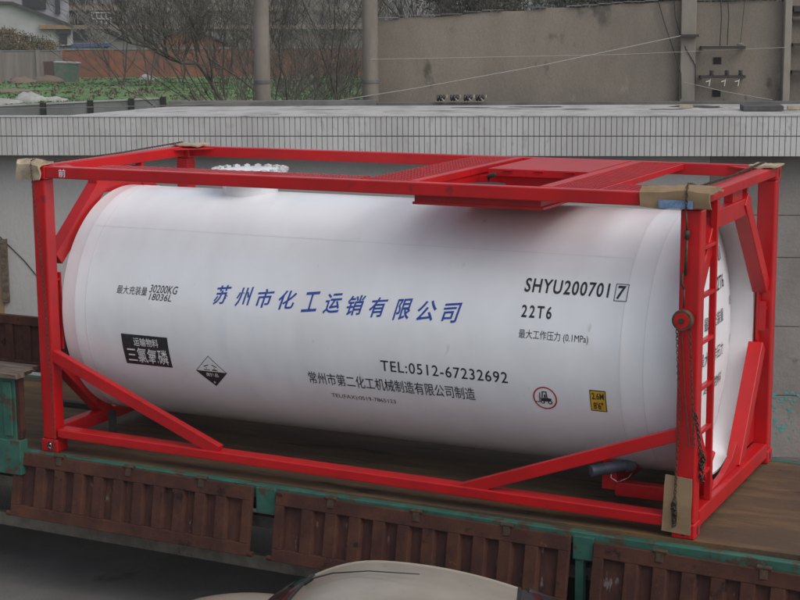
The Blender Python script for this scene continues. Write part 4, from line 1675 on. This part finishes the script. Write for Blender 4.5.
chain(m, [(5.995, -.04, 1.63), (6.012, -.03, 1.3), (6.03, -.03, 1.0), (6.045, -.02, .72)])
part(m, 'side_chain', M_CHAIN, lc)
m = MB()
chain(m, [(5.90, -.04, 1.62), (5.93, -.025, 1.0), (5.915, -.025, .5), (5.905, -.03, .10)])
part(m, 'side_chain', M_CHAIN, lc)
m = MB()
m.tube([(5.93, -.03, 1.61), (5.965, -.02, 1.1), (6.01, -.02, .72)], .005, 6)
part(m, 'slack_cord', M_CHAIN, lc)
m = MB()
chain(m, [(6.045, -.005, .98), (6.062, .05, .78), (6.066, .10, .62)], .036, .005)
for k in range(26):
    c_ = Vector((6.068 + random.gauss(0, .008), .12 + random.gauss(0, .022), random.gauss(.53, .07)))
    d_ = Vector((random.gauss(0, .5), random.gauss(0, 1), random.gauss(0, 1.5))).normalized()
    chain(m, [c_ - d_ * .025, c_ + d_ * .025], .036, .0055)
part(m, 'slack_bundle', M_GREASE, lc, smooth=True)
m = MB()
for k in range(9):
    c_ = Vector((5.905 + random.gauss(0, .008), -.034, random.uniform(.09, .30)))
    d_ = Vector((random.gauss(0, 1), random.gauss(0, .3), random.gauss(0, 1.4))).normalized()
    chain(m, [c_ - d_ * .025, c_ + d_ * .025], .036, .0048)
part(m, 'chain_knot', M_GREASE, lc, smooth=True)

lc = empty('lashing_chain', 'thin rusty lashing chain running over the left end and down the near left post', 'chain', 'lashing chains over the tank frame', (.08, -.02, H))
m = MB()
chain(m, [(.07, W - .1, H + .035), (.075, 1.3, H + .012), (.08, .2, H + .012), (.08, .0, H + .07), (.078, -.06, H + .045)], .028, .0030)
chain(m, [(.076, -.062, H + .03), (.08, -.05, 2.44), (.11, -.012, 1.7), (.15, -.012, .75), (.165, -.015, .30), (.16, -.02, .04)], .028, .0030)
part(m, 'chain_run', M_CHAIN, lc)
m = MB()
m.tube([(.10, -.02, .075), (.135, -.03, .095), (.135, -.03, .045), (.10, -.02, .055)], .010, 8)
part(m, 'hook', M_CHROME, lc, smooth=True)

# ------------------------------------------------------------------ short steel stake standing on the deck at the left
m = MB()
m.box(.31, .36, .60, .66, .0, .27)
m.box(.29, .38, .58, .68, .001, .02)
tag(m.build('deck_stake', M_UNDER, bevel=.004), 'short dark steel stake standing on the deck inside the left end frame', 'stake')
m = MB()
m.box(-1.05, -.25, 1.45, 1.52, .002, .055)
tag(m.build('timber_bearer', M_UNDER, bevel=.006), 'dark timber lying on the truck deck left of the container', 'timber')

# ------------------------------------------------------------------ the beige saloon car
car = empty('parked_car', 'beige saloon car with an antenna along its roof, parked beside the truck', 'car', None, (4.79, -2.40, GZ))
car.rotation_euler = (0, 0, math.radians(14.0))      # local +x is the rear
CZ = -1.25


def carpart(mb, name, m, smooth=True, auto=30, parent=None, **k):
    o_ = mb.build(name, m, parent or car, smooth=smooth, auto=auto, **k)
    return o_


# lower body: stations along x, half sections
st = []   # (x, half width, z low, z shoulder, z deck)
for x_, hw_, zl, zs, zd in ((-2.02, .42, .42, .52, .62), (-1.95, .66, .28, .60, .84), (-1.75, .76, .22, .80, 1.06), (-1.4, .82, .20, .92, 1.14), (-.98, .85, .20, .94, 1.16),
                            (-.4, .855, .20, .88, 1.0), (.4, .855, .20, .86, .97), (1.0, .855, .20, .82, .95), (1.5, .84, .22, .82, .96), (1.95, .79, .26, .80, .95), (2.15, .72, .32, .74, .90), (2.22, .5, .42, .66, .80)):
    st.append([(x_, y_, z_) for y_, z_ in ((-hw_ * .86, zl), (-hw_ * .985, zl + .1), (-hw_, (zl + zs) / 2), (-hw_ * .98, zs), (-hw_ * .9, zd - .02), (-hw_ * .6, zd + .015), (0, zd + .03),
                                           (hw_ * .6, zd + .015), (hw_ * .9, zd - .02), (hw_ * .98, zs), (hw_, (zl + zs) / 2), (hw_ * .985, zl + .1), (hw_ * .86, zl))])
m = MB()
vs = [p for s_ in st for p in s_]
nn_ = len(st[0])
fs = []
for i in range(len(st) - 1):
    for k in range(nn_ - 1):
        fs.append((i * nn_ + k, i * nn_ + k + 1, (i + 1) * nn_ + k + 1, (i + 1) * nn_ + k))
    fs.append((i * nn_ + nn_ - 1, i * nn_, (i + 1) * nn_, (i + 1) * nn_ + nn_ - 1))
fs += [tuple(range(nn_)), tuple(range((len(st) - 1) * nn_, len(st) * nn_))]
m.add(vs, fs)
body = carpart(m, 'body', M_CAR, auto=60)
sm = body.modifiers.new('sub', 'SUBSURF')
sm.levels = sm.render_levels = 2

# greenhouse outline: rings (z) of the cabin from belt to roof edge
RX0, RX1, RY, RZ = -.70, .70, .535, 1.345          # roof edge rectangle
BX0, BX1, BY, BZ = -1.10, 1.28, .77, .99          # belt rectangle


def roof_pt(a, b):
    """a in -1..1 front to rear, b in -1..1 across: crowned roof skin."""
    ex = 1 - .10 * b * b
    x_ = (RX0 + RX1) / 2 + a * (RX1 - RX0) / 2 * (1.0 + .05 * (1 - b * b))
    y_ = b * RY * (1 - .07 * a * a)
    t_ = (a + .35) / (.65 if a < -.35 else 1.35)
    z_ = RZ + .115 * (1 - t_ * t_) + .035 * (1 - a * a) * (1 - b * b)
    return (x_, y_, z_)


def grid(fn, nu, nv):
    m_ = MB()
    vs_ = [fn(-1 + 2 * i / nu, -1 + 2 * j / nv) for i in range(nu + 1) for j in range(nv + 1)]
    fs_ = [(i * (nv + 1) + j, i * (nv + 1) + j + 1, (i + 1) * (nv + 1) + j + 1, (i + 1) * (nv + 1) + j) for i in range(nu) for j in range(nv)]
    return m_.add(vs_, fs_)


carpart(grid(roof_pt, 20, 20), 'roof', M_CAR, auto=60)


def lerp(p, q_, t_):
    return tuple(p[i] + (q_[i] - p[i]) * t_ for i in range(3))


def screen(a_sign):
    def fn(t_, b):
        top_ = roof_pt(a_sign, b)
        bx_ = BX0 if a_sign < 0 else BX1
        low = (bx_ + a_sign * .10 * (1 - b * b), b * BY * .96, BZ + .02)
        q_ = lerp(top_, low, (t_ + 1) / 2)
        k_ = 1 - t_ * t_
        return (q_[0] + a_sign * .045 * k_, q_[1], q_[2] + .03 * k_)
    return fn


carpart(grid(screen(-1), 8, 14), 'windscreen', M_GLASS, auto=60)
carpart(grid(screen(1), 8, 14), 'rear_window', M_GLASS, auto=60)
for sg in (-1, 1):
    def side(a, t_):
        top_ = roof_pt(a, sg)
        low = ((BX0 + BX1) / 2 + a * (BX1 - BX0) / 2, sg * BY * .97, BZ)
        q_ = lerp(top_, low, (t_ + 1) / 2)
        return (q_[0], q_[1] + sg * .025 * (1 - t_ * t_), q_[2])
    carpart(grid(side, 12, 6), 'side_window', M_GLASS, auto=60)
    # pillars and roof gutter
    for a_, wd in ((-1, .035), (1, .05), (.05, .03)):
        m = MB()
        pts = [Vector(side(a_, t_)) + Vector((0, sg * .004, .004)) for t_ in (-.8, -.5, 0, .5, 1)]
        m.tube(pts, wd * .6, 8)
        carpart(m, 'pillar', M_TRIM)
    m = MB()
    m.tube([Vector(roof_pt(a_ / 10, sg)) + Vector((0, sg * .006, -.004)) for a_ in range(-10, 11)], .011, 8)
    carpart(m, 'roof_gutter', M_CAR)
for sgn, nm in ((-1, 'windscreen_seal'), (1, 'rear_window_seal')):
    m = MB()
    m.tube([Vector(roof_pt(sgn, b / 10)) + Vector((sgn * .012, 0, -.001)) for b in range(-10, 11)], .013, 8)
    carpart(m, nm, M_TRIM)
m = MB()                                             # antenna laid back along the roof from the pillar
m.tube([(-.66, .21, 1.42), (-.50, .205, 1.475), (-.25, .19, 1.512), (.1, .155, 1.525)], [.006, .005, .004, .003], 6)
carpart(m, 'antenna', M_TRIM)
m = MB()
m.tube([(-.70, .215, 1.38), (-.64, .21, 1.425)], .012, 8)
carpart(m, 'antenna_foot', M_TRIM)
for x_ in (-1.35, 1.3):
    for sg in (-1, 1):
        m = MB()
        m.lathe([(sg * .62, .17), (sg * .62, .27), (sg * .66, .305), (sg * .79, .305), (sg * .83, .27), (sg * .83, .17)], 'y', (x_, .305), 32)
        wh = carpart(m, 'wheel', M_RUBBER)
        m = MB()
        m.lathe([(sg * .80, .02), (sg * .815, .06), (sg * .79, .15), (sg * .82, .168), (sg * .64, .168)], 'y', (x_, .305), 24)
        carpart(m, 'rim', M_CHROME, parent=wh)
for x_, mm, nm, wd in ((-2.16, M_LAMPW, 'headlight', .2), (2.17, M_LAMPR, 'tail_light', .18)):
    for sg in (-1, 1):
        m = MB()
        y0, y1 = sorted((sg * .42, sg * (.42 + wd)))
        m.box(x_ - .04 + (.2 if x_ < 0 else 0), x_ + .05 + (.2 if x_ < 0 else 0), y0, y1, .56, .68)
        carpart(m, nm, mm, bevel=.02)
for x_, nm in ((-2.03, 'front_bumper'), (2.24, 'rear_bumper')):
    m = MB()
    m.box(x_ - .05, x_ + .05, -.74, .74, .30, .46)
    carpart(m, nm, M_TRIM, bevel=.03)
for sg in (-1, 1):
    m = MB()
    m.box(-.98, -.84, min(sg * .86, sg * 1.0), max(sg * .86, sg * 1.0), .92, 1.03)
    carpart(m, 'door_mirror', M_TRIM, bevel=.03)
    for x_ in (-.15, .75):
        m = MB()
        m.box(x_, x_ + .16, min(sg * .855, sg * .88), max(sg * .855, sg * .88), .74, .77)
        carpart(m, 'door_handle', M_CAR, bevel=.008)

# ------------------------------------------------------------------ damp spring air
hz = MB().box(-430, 430, -430, 430, GZ - 1, 26).build('haze', M_STONE)
hz['kind'] = 'stuff'
hm = bpy.data.materials.new('haze_air')
hm.use_nodes = True
ht = hm.node_tree
for nd in list(ht.nodes):
    ht.nodes.remove(nd)
hv = ht.nodes.new('ShaderNodeVolumePrincipled')
hv.inputs['Color'].default_value = (0.86, 0.87, 0.88, 1)
hv.inputs['Density'].default_value = 0.0005
ho = ht.nodes.new('ShaderNodeOutputMaterial')
ht.links.new(hv.outputs[0], ho.inputs['Volume'])
hz.data.materials.clear()
hz.data.materials.append(hm)
